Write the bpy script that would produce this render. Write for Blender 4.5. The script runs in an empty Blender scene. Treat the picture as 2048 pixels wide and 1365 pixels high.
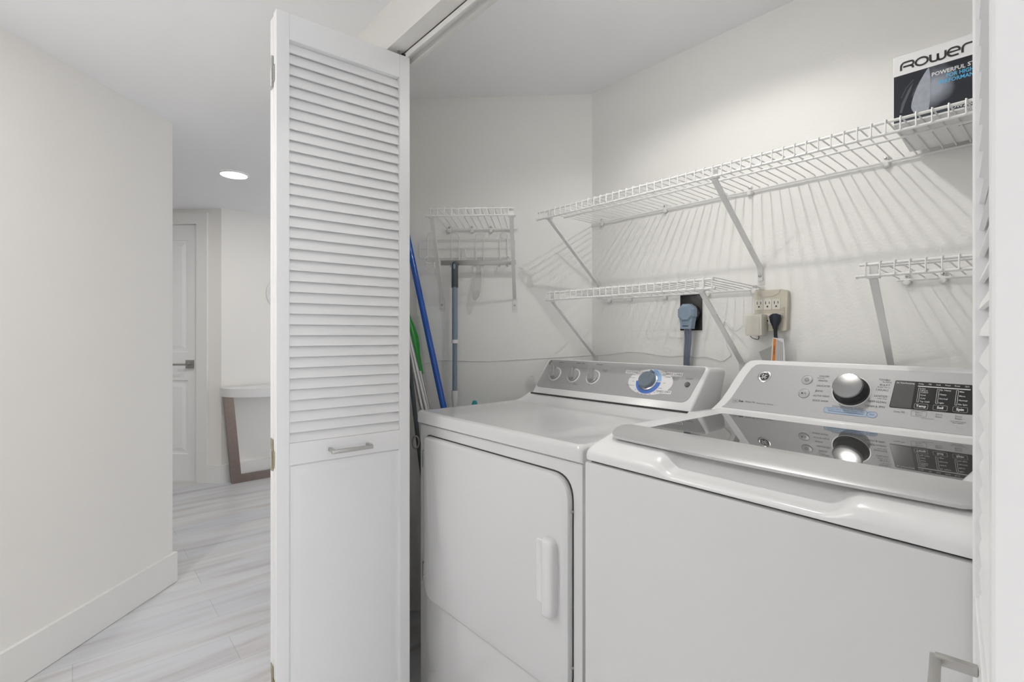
import bpy, bmesh, math, random
from mathutils import Vector, Matrix
random.seed(4)
PI = math.pi
S = bpy.context.scene
COL = S.collection

# ------------------------------------------------------------ camera, world, light
cd = bpy.data.cameras.new('camera'); cam = bpy.data.objects.new('camera', cd); COL.objects.link(cam)
cam.location = (0, 0, 1.16)
cam.rotation_euler = (PI/2, 0, PI/2 - math.atan((1024-145)/1000.0))
cd.sensor_width = 36; cd.lens = 36*1000.0/2048; cd.shift_y = -12.5/2048; cd.clip_start = 0.02
S.camera = cam
w = bpy.data.worlds.new('world'); S.world = w; w.use_nodes = True
bg = w.node_tree.nodes['Background']; bg.inputs[0].default_value = (0.95, 0.97, 1, 1); bg.inputs[1].default_value = 4.7
S.view_settings.view_transform = 'Standard'; S.view_settings.look = 'None'
S.view_settings.exposure = -0.02; S.view_settings.gamma = 1
S.cycles.max_bounces = 10; S.cycles.diffuse_bounces = 7; S.cycles.glossy_bounces = 5

def lamp(name, loc, power, size, col=(1, 0.97, 0.93), rot=(0, 0, 0), spread=PI):
    l = bpy.data.lights.new(name, 'AREA'); l.shape = 'DISK'; l.size = size; l.energy = power; l.color = col
    o = bpy.data.objects.new(name, l); COL.objects.link(o); o.location = loc; o.rotation_euler = rot; l.spread = spread; return o
CEIL = 2.15
LAMPS = [(-3.449, 0.748, 6.8), (-1.55, -0.62, 12), (-0.25, -1.5, 0.7), (1.2, -0.9, 1.5), (-4.0, -0.75, 7.5)]  # first is the visible hall light, the rest are added unseen fill
CLOSET_LAMP = (-0.67, 0.99, 3.75)

# ------------------------------------------------------------ materials
def mat(name, col, rough=0.5, metal=0.0, ior=None, coat=0, trans=0, bump=None, noise=None, emit=None):
    m = bpy.data.materials.new(name); m.use_nodes = True
    nt = m.node_tree; b = nt.nodes['Principled BSDF']
    b.inputs['Base Color'].default_value = (*col, 1); b.inputs['Roughness'].default_value = rough
    b.inputs['Metallic'].default_value = metal
    if ior: b.inputs['IOR'].default_value = ior
    if coat: b.inputs['Coat Weight'].default_value = coat; b.inputs['Coat Roughness'].default_value = 0.06
    if trans: b.inputs['Transmission Weight'].default_value = trans
    if emit: b.inputs['Emission Color'].default_value = (*emit[0], 1); b.inputs['Emission Strength'].default_value = emit[1]
    tc = nt.nodes.new('ShaderNodeTexCoord')
    n = nt.nodes.new('ShaderNodeTexNoise'); nt.links.new(tc.outputs['Object'], n.inputs['Vector'])
    if bump:
        n.inputs['Scale'].default_value = bump[0]; n.inputs['Detail'].default_value = 3
        bp = nt.nodes.new('ShaderNodeBump'); bp.inputs['Strength'].default_value = bump[1]; bp.inputs['Distance'].default_value = bump[2]
        nt.links.new(n.outputs['Fac'], bp.inputs['Height']); nt.links.new(bp.outputs[0], b.inputs['Normal'])
    if noise:
        n2 = nt.nodes.new('ShaderNodeTexNoise'); n2.inputs['Scale'].default_value = noise[0]; n2.inputs['Detail'].default_value = 4
        nt.links.new(tc.outputs['Object'], n2.inputs['Vector'])
        mx = nt.nodes.new('ShaderNodeMixRGB'); mx.inputs[1].default_value = (*[c*(1-noise[1]) for c in col], 1)
        mx.inputs[2].default_value = (*[min(1, c*(1+noise[1])) for c in col], 1)
        nt.links.new(n2.outputs['Fac'], mx.inputs[0]); nt.links.new(mx.outputs[0], b.inputs['Base Color'])
    return m
M = {}
M['wall'] = mat('wall_paint', (0.82, 0.805, 0.775), 0.6, bump=(260, 0.10, 0.002))
M['closet_wall'] = mat('closet_wall_paint', (0.85, 0.847, 0.825), 0.5, bump=(170, 0.2, 0.003))
M['ceiling'] = mat('ceiling_paint', (0.915, 0.92, 0.935), 0.9)
M['trim'] = mat('trim_paint', (0.80, 0.795, 0.775), 0.4)
M['door'] = mat('door_paint', (0.86, 0.86, 0.865), 0.38)
M['enamel'] = mat('white_enamel', (0.71, 0.71, 0.715), 0.22, coat=0.5)
M['plastic'] = mat('white_plastic', (0.78, 0.78, 0.785), 0.25)
M['wire'] = mat('white_vinyl_wire', (0.80, 0.80, 0.79), 0.35)
M['clip'] = mat('clear_clip_plastic', (0.75, 0.75, 0.73), 0.3)
M['greyface'] = mat('silver_panel', (0.42, 0.42, 0.425), 0.46, metal=0.2, noise=(900, 0.03))
M['silver'] = mat('sparkle_silver', (0.60, 0.60, 0.605), 0.3, metal=0.6, noise=(1500, 0.10))
M['chrome'] = mat('brushed_chrome', (0.62, 0.62, 0.62), 0.22, metal=1)
M['capmetal'] = mat('brushed_cap', (0.40, 0.40, 0.40), 0.17, metal=1, noise=(700, 0.12))
M['buttongrey'] = mat('button_grey', (0.42, 0.42, 0.425), 0.3)
M['steel'] = mat('brushed_steel', (0.42, 0.41, 0.40), 0.3, metal=1)
M['nickel'] = mat('satin_nickel', (0.55, 0.54, 0.52), 0.35, metal=1)
M['brass'] = mat('dull_brass', (0.50, 0.45, 0.33), 0.35, metal=1)
M['bronze'] = mat('brushed_brown_steel', (0.19, 0.15, 0.13), 0.3, metal=0.85, noise=(60, 0.15))
M['glass'] = mat('dark_lid_glass', (0.06, 0.06, 0.06), 0.015, ior=2.3)
M['black'] = mat('black_plastic', (0.015, 0.015, 0.016), 0.35)
M['darkgrey'] = mat('dark_grey_plastic', (0.07, 0.08, 0.09), 0.45)
M['display'] = mat('black_display', (0.02, 0.02, 0.021), 0.2)
M['display_grey'] = mat('grey_display', (0.09, 0.09, 0.092), 0.2)
M['ink'] = mat('grey_ink', (0.08, 0.08, 0.085), 0.6)
M['inkdark'] = mat('black_ink', (0.03, 0.03, 0.03), 0.6)
M['inkwhite'] = mat('white_ink', (0.75, 0.75, 0.75), 0.6)
M['inkblue'] = mat('blue_ink', (0.10, 0.17, 0.30), 0.6)
M['iceblue'] = mat('pale_blue_print', (0.36, 0.44, 0.56), 0.5)
M['dialblue'] = mat('dial_blue', (0.09, 0.19, 0.55), 0.5)
M['diallight'] = mat('dial_light_blue', (0.30, 0.52, 0.82), 0.5)
M['knobgrey'] = mat('smoky_knob', (0.34, 0.34, 0.335), 0.12, coat=1)
M['knobblue'] = mat('slate_knob', (0.17, 0.21, 0.25), 0.2, coat=0.6)
M['button'] = mat('grey_button', (0.12, 0.12, 0.125), 0.3)
M['blue'] = mat('blue_pole', (0.0, 0.09, 0.50), 0.22, coat=0.5)
M['green'] = mat('green_grip', (0.02, 0.30, 0.04), 0.3)
M['lime'] = mat('lime_grip', (0.13, 0.42, 0.05), 0.35)
M['slate'] = mat('slate_blue_pole', (0.20, 0.27, 0.33), 0.3)
M['slatedark'] = mat('slate_rubber', (0.07, 0.085, 0.10), 0.5)
M['aluminium'] = mat('aluminium_pole', (0.55, 0.55, 0.55), 0.3, metal=0.8)
M['teal'] = mat('teal_plastic', (0.03, 0.38, 0.42), 0.4)
M['plug'] = mat('blue_grey_plug', (0.25, 0.33, 0.42), 0.45)
M['plugcord'] = mat('blue_grey_cord', (0.16, 0.19, 0.25), 0.45)
M['navy'] = mat('navy_black_plug', (0.012, 0.016, 0.03), 0.3)
M['beige'] = mat('beige_outlet', (0.58, 0.55, 0.46), 0.4)
M['cream'] = mat('cream_adapter', (0.72, 0.69, 0.62), 0.45)
M['orange'] = mat('orange_print', (0.75, 0.25, 0.03), 0.5)
M['paper'] = mat('white_paper', (0.78, 0.78, 0.78), 0.6)
M['film'] = mat('grey_film', (0.50, 0.50, 0.48), 0.4)
M['card'] = mat('white_card', (0.80, 0.80, 0.81), 0.35)
M['cardnavy'] = mat('navy_print', (0.016, 0.019, 0.026), 0.3)
M['cardgrey'] = mat('slate_print', (0.05, 0.06, 0.075), 0.3)
M['cyan'] = mat('cyan_print', (0.10, 0.45, 0.75), 0.5)
M['shadowgap'] = mat('gap_shade', (0.05, 0.05, 0.05), 0.8)  # near-black colour stands in for shade inside the machines' gaps
M['lamp'] = mat('lamp_lens', (1, 1, 1), 0.5, emit=((1, 0.98, 0.95), 6)); M['lamp'].cycles.emission_sampling = 'NONE'
M['fillglow'] = mat('fill_bulb_glow', (1, 1, 1), 0.5, emit=((1, 0.98, 0.95), 38))  # glow of the added fill bulb in the closet
def clear():
    m = bpy.data.materials.new('clear_acrylic'); m.use_nodes = True; nt = m.node_tree; b = nt.nodes['Principled BSDF']
    b.inputs['Base Color'].default_value = (0.9, 0.9, 0.88, 1); b.inputs['Roughness'].default_value = 0.08
    b.inputs['Transmission Weight'].default_value = 1; b.inputs['IOR'].default_value = 1.25; return m
M['clear'] = clear()
def steam_print():
    # soft pale iron-and-steam artwork printed on the dark box face (generated in object space)
    m = bpy.data.materials.new('iron_print'); m.use_nodes = True; nt = m.node_tree; b = nt.nodes['Principled BSDF']
    b.inputs['Roughness'].default_value = 0.3
    tc = nt.nodes.new('ShaderNodeTexCoord'); sp = nt.nodes.new('ShaderNodeSeparateXYZ'); nt.links.new(tc.outputs['Object'], sp.inputs[0])
    n = nt.nodes.new('ShaderNodeTexNoise'); n.inputs['Scale'].default_value = 28; n.inputs['Detail'].default_value = 3
    nt.links.new(tc.outputs['Object'], n.inputs['Vector'])
    def mth(op, a, c=None):
        q = nt.nodes.new('ShaderNodeMath'); q.operation = op
        for i, v in enumerate((a, c)):
            if v is None: continue
            if isinstance(v, (int, float)): q.inputs[i].default_value = v
            else: nt.links.new(v, q.inputs[i])
        return q.outputs[0]
    # elongated blob: centre line x = 0.082+0.12*(z-0.07)
    dx = mth('SUBTRACT', sp.outputs[0], mth('ADD', mth('MULTIPLY', mth('SUBTRACT', sp.outputs[2], 0.065), 0.20), 0.070))
    dz = mth('SUBTRACT', sp.outputs[2], 0.060)
    r = mth('SQRT', mth('ADD', mth('POWER', mth('ABSOLUTE', mth('DIVIDE', dx, 0.030)), 2), mth('POWER', mth('ABSOLUTE', mth('DIVIDE', dz, 0.046)), 2)))
    r = mth('ADD', r, mth('MULTIPLY', mth('SUBTRACT', n.outputs['Fac'], 0.5), 0.9))
    mr = nt.nodes.new('ShaderNodeMapRange'); mr.inputs[1].default_value = 1.15; mr.inputs[2].default_value = 0.25
    nt.links.new(r, mr.inputs[0])
    mx = nt.nodes.new('ShaderNodeMixRGB'); mx.inputs[1].default_value = (0.016, 0.019, 0.027, 1); mx.inputs[2].default_value = (0.33, 0.36, 0.42, 1)
    nt.links.new(mr.outputs[0], mx.inputs[0]); nt.links.new(mx.outputs[0], b.inputs['Base Color']); return m
M['steam'] = steam_print()
def floor_mat():
    m = bpy.data.materials.new('pale_vinyl_plank'); m.use_nodes = True; nt = m.node_tree; b = nt.nodes['Principled BSDF']
    b.inputs['Roughness'].default_value = 0.38
    tc = nt.nodes.new('ShaderNodeTexCoord')
    mp = nt.nodes.new('ShaderNodeMapping'); mp.inputs['Scale'].default_value = (9, 0.9, 1); nt.links.new(tc.outputs['Object'], mp.inputs[0])
    n = nt.nodes.new('ShaderNodeTexNoise'); n.inputs['Scale'].default_value = 1.6; n.inputs['Detail'].default_value = 7; n.inputs['Distortion'].default_value = 0.6
    nt.links.new(mp.outputs[0], n.inputs['Vector'])
    cr = nt.nodes.new('ShaderNodeValToRGB'); e = cr.color_ramp.elements
    e[0].position = 0.30; e[0].color = (0.49, 0.48, 0.485, 1); e[1].position = 0.62; e[1].color = (0.67, 0.685, 0.71, 1)
    q = cr.color_ramp.elements.new(0.45); q.color = (0.615, 0.61, 0.62, 1)
    nt.links.new(n.outputs['Fac'], cr.inputs[0])
    br = nt.nodes.new('ShaderNodeTexBrick'); br.inputs['Scale'].default_value = 1; br.inputs['Brick Width'].default_value = 1.22; br.inputs['Row Height'].default_value = 0.18
    br.inputs['Mortar Size'].default_value = 0.0012; br.inputs['Color1'].default_value = (1, 0.99, 0.97, 1); br.inputs['Color2'].default_value = (0.91, 0.92, 0.95, 1)
    br.inputs['Mortar'].default_value = (0.72, 0.72, 0.72, 1); br.offset = 0.37
    mp2 = nt.nodes.new('ShaderNodeMapping'); mp2.inputs['Rotation'].default_value = (0, 0, PI/2); nt.links.new(tc.outputs['Object'], mp2.inputs[0]); nt.links.new(mp2.outputs[0], br.inputs['Vector'])
    mx = nt.nodes.new('ShaderNodeMixRGB'); mx.blend_type = 'MULTIPLY'; mx.inputs[0].default_value = 1
    nt.links.new(cr.outputs[0], mx.inputs[1]); nt.links.new(br.outputs['Color'], mx.inputs[2]); nt.links.new(mx.outputs[0], b.inputs['Base Color']); return m
M['floor'] = floor_mat()

# ------------------------------------------------------------ builders
class B:
    """collects shapes; .make() links them as ONE mesh object"""
    def __init__(s): s.bm = bmesh.new()
    def poly_prism(s, pts, d0, d1):              # pts are 3D, extruded by vectors d0..d1
        a = [s.bm.verts.new(Vector(p)+Vector(d0)) for p in pts]; b = [s.bm.verts.new(Vector(p)+Vector(d1)) for p in pts]
        n = len(pts); s.bm.faces.new(a); s.bm.faces.new(b[::-1])
        for i in range(n): s.bm.faces.new([a[i], b[i], b[(i+1) % n], a[(i+1) % n]])
        return s
    def box(s, x0, x1, y0, y1, z0, z1, bev=0, mtx=None, seg=2):
        r = bmesh.ops.create_cube(s.bm, size=1)['verts']
        bmesh.ops.transform(s.bm, matrix=Matrix.Translation(((x0+x1)/2, (y0+y1)/2, (z0+z1)/2)) @ Matrix.Diagonal((abs(x1-x0), abs(y1-y0), abs(z1-z0), 1)), verts=r)
        if bev:
            es = list({e for v in r for e in v.link_edges})
            r = bmesh.ops.bevel(s.bm, geom=es, offset=bev, segments=seg, profile=0.6, affect='EDGES')['verts']
        if mtx is not None: bmesh.ops.transform(s.bm, matrix=mtx, verts=r)
        return s
    def tube(s, pts, r, seg=8, caps=True):
        pts = [Vector(p) for p in pts]; rings = []; n = len(pts); up = None
        for i, p in enumerate(pts):
            t = ((pts[min(i+1, n-1)]-p).normalized() + (p-pts[max(i-1, 0)]).normalized())
            t = t.normalized() if t.length > 1e-6 else Vector((0, 0, 1))
            if up is None: up = t.orthogonal().normalized()
            else: up = (up - t*up.dot(t)).normalized()
            b = t.cross(up); rr = r[i] if isinstance(r, (list, tuple)) else r
            rings.append([s.bm.verts.new(p + (up*math.cos(2*PI*k/seg) + b*math.sin(2*PI*k/seg))*rr) for k in range(seg)])
        for a, b in zip(rings, rings[1:]):
            for k in range(seg): s.bm.faces.new([a[k], a[(k+1) % seg], b[(k+1) % seg], b[k]])
        if caps: s.bm.faces.new(rings[0][::-1]); s.bm.faces.new(rings[-1])
        return s
    def loft(s, rings, caps=True, closed=True):
        R = [[s.bm.verts.new(Vector(p)) for p in ring] for ring in rings]; n = len(R[0])
        for a, b in zip(R, R[1:]):
            for k in range(n if closed else n-1): s.bm.faces.new([a[k], a[(k+1) % n], b[(k+1) % n], b[k]])
        if caps: s.bm.faces.new(R[0][::-1]); s.bm.faces.new(R[-1])
        return s
    def lathe(s, prof, mtx=Matrix(), seg=40, cap=True):   # prof (r,z) about local z
        s.loft([[mtx @ Vector((r*math.cos(2*PI*k/seg), r*math.sin(2*PI*k/seg), z)) for k in range(seg)] for r, z in prof], caps=cap); return s
    def flat(s, pts, mtx, z=0.0):
        s.bm.faces.new([s.bm.verts.new(mtx @ Vector((p[0], p[1], z))) for p in pts]); return s
    def slab(s, pts, mtx, z0, z1):
        a = [s.bm.verts.new(mtx @ Vector((p[0], p[1], z0))) for p in pts]; b = [s.bm.verts.new(mtx @ Vector((p[0], p[1], z1))) for p in pts]
        n = len(pts); s.bm.faces.new(a[::-1]); s.bm.faces.new(b)
        for i in range(n): s.bm.faces.new([a[i], a[(i+1) % n], b[(i+1) % n], b[i]])
        return s
    def stroke(s, pts, w, mtx, z=0.0004, t=0.0003):
        """flat ribbon of width w along 2D pts"""
        pts = [Vector(p) for p in pts]; n = len(pts); L = []; Rr = []
        for i, p in enumerate(pts):
            d = Vector((0, 0))
            if i < n-1: d += (pts[i+1]-p).normalized()
            if i > 0: d += (p-pts[i-1]).normalized()
            if d.length < 1e-9: d = Vector((1, 0))
            d.normalize(); q = Vector((-d.y, d.x))*w/2; L.append(p+q); Rr.append(p-q)
        for i in range(n-1):
            s.bm.faces.new([s.bm.verts.new(mtx @ Vector((*c, z))) for c in (Rr[i], Rr[i+1], L[i+1], L[i])])
        return s
    def text(s, txt, x, y, h, mtx, align='CENTER', sx=1.0, z=0.0004, bold=0.0, fit=None):
        c = bpy.data.curves.new('t', 'FONT'); c.body = txt; c.size = h/0.70; c.align_x = align; c.align_y = 'CENTER'
        c.resolution_u = 2; c.offset = bold*h
        o = bpy.data.objects.new('t', c); COL.objects.link(o)
        dg = bpy.context.evaluated_depsgraph_get(); me = bpy.data.meshes.new_from_object(o.evaluated_get(dg))
        if fit: sx = fit/max(1e-6, max(v.co.x for v in me.vertices)-min(v.co.x for v in me.vertices))
        me.transform(mtx @ Matrix.Translation((x, y, z)) @ Matrix.Diagonal((sx, 1, 1, 1)))
        s.bm.from_mesh(me); bpy.data.meshes.remove(me); bpy.data.objects.remove(o); bpy.data.curves.remove(c); return s
    def make(s, name, m, parent=None, smooth=True, angle=35, label=None, recalc=True):
        if recalc: bmesh.ops.recalc_face_normals(s.bm, faces=s.bm.faces)
        me = bpy.data.meshes.new(name); s.bm.to_mesh(me); s.bm.free()
        o = bpy.data.objects.new(name, me); COL.objects.link(o)
        me.materials.append(M[m] if isinstance(m, str) else m)
        if parent is not None: o.parent = parent
        if smooth: me.shade_smooth(); me.set_sharp_from_angle(angle=math.radians(angle))
        if label: o['label'] = label
        return o
def thing(name, label, cat, loc=(0, 0, 0), rz=0.0, group=None, kind=None):
    o = bpy.data.objects.new(name, None); COL.objects.link(o); o.location = loc; o.rotation_euler = (0, 0, rz); o.empty_display_size = 0.05
    return tag(o, label, cat, group, kind)
def tag(o, label=None, cat=None, group=None, kind=None):
    if label: o['label'] = label
    if cat: o['category'] = cat
    if group: o['group'] = group
    if kind: o['kind'] = kind
    return o
def share(src, name, parent, loc=(0, 0, 0)):
    c = src.copy(); c.name = name; COL.objects.link(c); c.parent = parent; c.location = loc; return c
def rrect(x0, x1, y0, y1, r, n=5):
    P = []
    for cx, cy, a in ((x1-r, y1-r, 0), (x0+r, y1-r, 90), (x0+r, y0+r, 180), (x1-r, y0+r, 270)):
        for k in range(n+1):
            t = math.radians(a+90*k/n); P.append((cx+r*math.cos(t), cy+r*math.sin(t)))
    return P
def roundpoly(pts, rad, n=5):
    out = []; N = len(pts)
    for i in range(N):
        p = Vector(pts[i]); a = Vector(pts[i-1]); b = Vector(pts[(i+1) % N]); r = rad[i] if isinstance(rad, (list, tuple)) else rad
        if r <= 0: out.append(tuple(p)); continue
        da = (a-p).normalized(); db = (b-p).normalized(); p0 = p+da*r; p1 = p+db*r
        for k in range(n+1):
            t = k/n; out.append(tuple(p0*(1-t)**2 + p*2*t*(1-t) + p1*t*t))
    return out
def circ(cx, cy, r, a0=0, a1=360, n=32, ry=None):
    ry = ry or r; return [(cx+r*math.cos(math.radians(a0+(a1-a0)*k/n)), cy+ry*math.sin(math.radians(a0+(a1-a0)*k/n))) for k in range(n+1)]
def disc(cx, cy, r, n=36, ry=None): return circ(cx, cy, r, 0, 360*(1-1/n), n-1, ry)
def frame(o, x, y, z):
    m = Matrix.Identity(4)
    for i, v in enumerate((x, y, z, o)):
        for j in range(3): m[j][i] = v[j]
    return m
I4 = Matrix.Identity(4)
def spline(pts, n=8):
    P = [Vector(p) for p in pts]; P = [P[0]*2-P[1]] + P + [P[-1]*2-P[-2]]; out = []
    for i in range(1, len(P)-2):
        for k in range(n):
            t = k/n; a, b, c, d = P[i-1], P[i], P[i+1], P[i+2]
            out.append(0.5*((2*b)+(c-a)*t+(2*a-5*b+4*c-d)*t*t+(3*b-a-3*c+d)*t**3))
    out.append(P[-2]); return out

# ------------------------------------------------------------ room shell
YB = 1.603; CX, CY = -1.3257, 1.603          # back wall, inner corner
g45 = (-0.7006, 0.7137)                       # direction of the left hall wall
def struct(name, b, m, **k): return tag(b.make(name, m, smooth=False, **k), kind='structure')
struct('floor', B().box(-7, 2.2, -3.4, 4.2, -0.06, 0), 'floor')
struct('ceiling', B().box(-7, 2.2, -3.4, 4.2, CEIL, CEIL+0.06), 'ceiling')
struct('wall_back', B().box(CX-0.05, 0.36, YB, YB+0.1, 0, CEIL), 'closet_wall')
def wallrun(name, p0, p1, thick, m, z0=0, z1=CEIL):   # face p0->p1, thickness to the left of travel
    p0 = Vector((*p0, 0)); p1 = Vector((*p1, 0)); d = (p1-p0).normalized(); n = Vector((-d.y, d.x, 0))*thick
    return struct(name, B().poly_prism([p0, p1, p1+n, p0+n], (0, 0, z0), (0, 0, z1)), m)
wallrun('wall_left_angled', (CX-0.80, CY-0.80), (CX, CY), 0.1, 'closet_wall')
wallrun('wall_closet_right', (0.26, YB), (0.26, 0.71), 0.1, 'closet_wall')
# front wall of the closet with the header above the opening
b = B(); b.box(-2.24, -1.455, 0.709, 0.82, 0, CEIL); b.box(0.14, 2.2, 0.709, 0.82, 0, CEIL); b.box(-1.455, 0.14, 0.709, 0.82, 2.018, CEIL)
struct('wall_front', b, 'wall')
b = B(); b.box(-1.455, 0.14, 0.757, 0.762, 1.998, 2.018); b.box(-1.455, 0.14, 0.785, 0.790, 1.998, 2.018); b.box(-1.455, 0.14, 0.757, 0.790, 2.0145, 2.018)
struct('trim_1', b, 'trim')                                   # bifold track under the header
# left hall wall, its baseboard
nx, ny = 0.7137, 0.7006
E0 = (-2.798-nx*0.014, 0.3617-ny*0.014)
S0 = (E0[0]-g45[0]*3.6, E0[1]-g45[1]*3.6)
wallrun('wall_left', S0, E0, 0.14, 'wall')
b = B(); q = [Vector((p[0]+nx*o, p[1]+ny*o, 0)) for p, o in ((S0, 0), (S0, 0.014), ((E0[0]+g45[0]*0.014, E0[1]+g45[1]*0.014), 0.014), ((E0[0]+g45[0]*0.014, E0[1]+g45[1]*0.014), -0.154), (E0, -0.154), (E0, 0))]
b.poly_prism(q, (0, 0, 0.002), (0, 0, 0.139)); struct('baseboard_left', b, 'trim')
# far wall with the hall door, and the wall behind the table
KX, KY = -4.44, 0.875
wallrun('wall_side', (KX, KY), (KX, 4.1), 0.1, 'wall')
fd = Vector((-0.7071, -0.7071, 0)); fnrm = Vector((0.7071, -0.7071, 0))
FM = frame((KX, KY, 0), (0.7071, 0.7071, 0), (-0.7071, 0.7071, 0), (0, 0, 1))  # local x = -s along the far wall, y into the wall
DS0, DS1, DT = 0.195, 0.955, 2.03
b = B()
for x0, x1, z0, z1 in ((-DS0, 0, 0, CEIL), (-3.2, -DS1, 0, CEIL), (-DS1, -DS0, DT, CEIL)): b.box(x0, x1, 0, 0.1, z0, z1, mtx=FM)
struct('wall_far', b, 'wall')
b = B()
b.box(-DS0, -DS0+0.088, -0.016, 0, 0, 2.118, mtx=FM); b.box(-DS1-0.088, -DS1, -0.016, 0, 0, 2.118, mtx=FM); b.box(-DS1, -DS0, -0.016, 0, DT, 2.118, mtx=FM)
b.box(-DS1, -DS0, 0.004, 0.07, 0, 0.0115, mtx=FM)  # added block that stops light leaking under the door
struct('trim_2', b, 'trim')                                     # door casing, plus the added light block under the door
b = B(); b.box(-DS0+0.088, 0.006, -0.014, 0, 0, 0.14, mtx=FM); struct('baseboard_far', b, 'trim')
struct('baseboard_side', B().box(KX, KX+0.014, KY-0.004, 4.1, 0, 0.14), 'trim')
wallrun('wall_end', (-7, 4.1), (2.2, 4.1), 0.1, 'wall')
struct('wall_right_light_block', B().box(2.2, 2.3, -2.3, -0.35, 0, CEIL), 'wall')  # added unseen wall, narrows the opening that lets world light in
struct('wall_hall_light_block', B().box(-1.0, 2.2, -2.3, -2.2, 0, CEIL), 'wall')  # added unseen wall, keeps world light off the machine fronts
wallrun('wall_passage_light_block', (-0.9, -2.2), (-6.9, -1.3), 0.1, 'wall')  # added unseen wall, shuts world light out of the far hall

def raised(b, x0, x1, z0, z1, mtx, y=0.0, dep=0.008, inset=0.03, lip=0.004):
    """moulded raised panel: groove then field, cut into a face at local y"""
    def ring(o, yy): return [mtx @ Vector(p) for p in ((x0+o, yy, z0+o), (x1-o, yy, z0+o), (x1-o, yy, z1-o), (x0+o, yy, z1-o))]
    b.loft([ring(0, y), ring(lip, y+dep), ring(inset*0.45, y+dep), ring(inset, y+0.002)], caps=False)
    b.bm.faces.new([b.bm.verts.new(p) for p in ring(inset, y+0.002)])
    return b
# hall door
dm = bpy.data.objects.new('door_3', None); COL.objects.link(dm); dm.matrix_world = FM; tag(dm, kind='structure')
x0, x1 = -DS1+0.003, -DS0-0.003
b = B(); b.box(x0, x1, 0.024, 0.05, 0.012, DT-0.004)
for xa, xb in ((x0, x0+0.085), (x1-0.085, x1)): b.box(xa, xb, 0.012, 0.03, 0.012, DT-0.004)
for za, zb in ((0.012, 0.217), (0.80, 1.024), (1.907, DT-0.004)): b.box(x0+0.085, x1-0.085, 0.012, 0.03, za, zb)
raised(b, x0+0.085, x1-0.085, 0.217, 0.80, I4, y=0.012, inset=0.05); raised(b, x0+0.085, x1-0.085, 1.024, 1.907, I4, y=0.012, inset=0.05)
b.make('door_panel', 'door', dm, smooth=False)
hx = x1-0.066
h = B().box(hx-0.033, hx+0.033, 0.003, 0.012, 0.895, 0.961, 0.002).make('handle_rose', 'steel', dm)
B().tube([(hx, 0.004, 0.928), (hx, -0.045, 0.928), (hx-0.12, -0.045, 0.928)], 0.008, 10).make('door_lever', 'steel', dm)

# ------------------------------------------------------------ bifold doors
PW = 0.377; PT = 0.027; PB = 0.02; PTOP = 2.002
def leaf_frame(b): 
    sw = 0.033
    b.box(0, sw, 0, PT, PB, PTOP, 0.0012, seg=1); b.box(PW-sw, PW, 0, PT, PB, PTOP, 0.0012, seg=1)
def bifold(name, loc, ang, flip=False):
    o = bpy.data.objects.new(name, None); COL.objects.link(o); o.location = loc; o.rotation_euler = (0, 0, ang); tag(o, kind='structure')
    sw = 0.033
    B().box(0, sw, 0, PT, PB, PTOP, 0.0015, seg=1).make('stile', 'door', o)
    B().box(PW-sw, PW, 0, PT, PB, PTOP, 0.0015, seg=1).make('stile', 'door', o)
    B().box(sw, PW-sw, 0.0012, PT-0.001, 1.933, PTOP, 0.001, seg=1).make('top_rail', 'door', o)
    B().box(sw, PW-sw, 0.0012, PT-0.001, 0.8165, 0.875, 0.001, seg=1).make('middle_rail', 'door', o)
    B().box(sw, PW-sw, 0.0012, PT-0.001, PB, 0.12, 0.001, seg=1).make('bottom_rail', 'door', o)
    b = B(); n = 37; pitch = (1.933-0.875)/n
    for i in range(n):
        z = 0.875 + pitch*i - 0.002
        pr = [(0.0045, z), (0.0058, z+0.0062), (0.0200, z+0.0365), (0.0262, z+0.0365), (0.0245, z+0.0310), (0.0088, z-0.0005)]
        pr = [(y, max(0.8755, min(1.9325, zz))) for y, zz in pr]
        b.poly_prism([(sw, y, zz) for y, zz in pr], (0, 0, 0), (PW-2*sw, 0, 0))
    b.make('louvre_slats', 'door', o)
    b = B(); raised(b, sw, PW-sw, 0.12, 0.8165, I4, y=0.0012, dep=0.004, inset=0.028); b.box(sw, PW-sw, PT-0.012, PT-0.004, 0.12, 0.8165)
    b.make('lower_panel', 'door', o, smooth=False)
    # bar pull on the middle rail
    c = PW/2+0.002; hb = B(); z = 0.843
    for s in (-1, 1): hb.box(c+s*0.053-0.0045, c+s*0.053+0.0045, -0.03, 0.001, z-0.0015, z+0.0075, 0.0015)
    hb.box(c-0.0575, c+0.0575, -0.034, -0.025, z-0.0045, z+0.0055, 0.0012)
    hb.make('bar_pull', 'nickel', o, label='brushed nickel bar pull')
    return o
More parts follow.
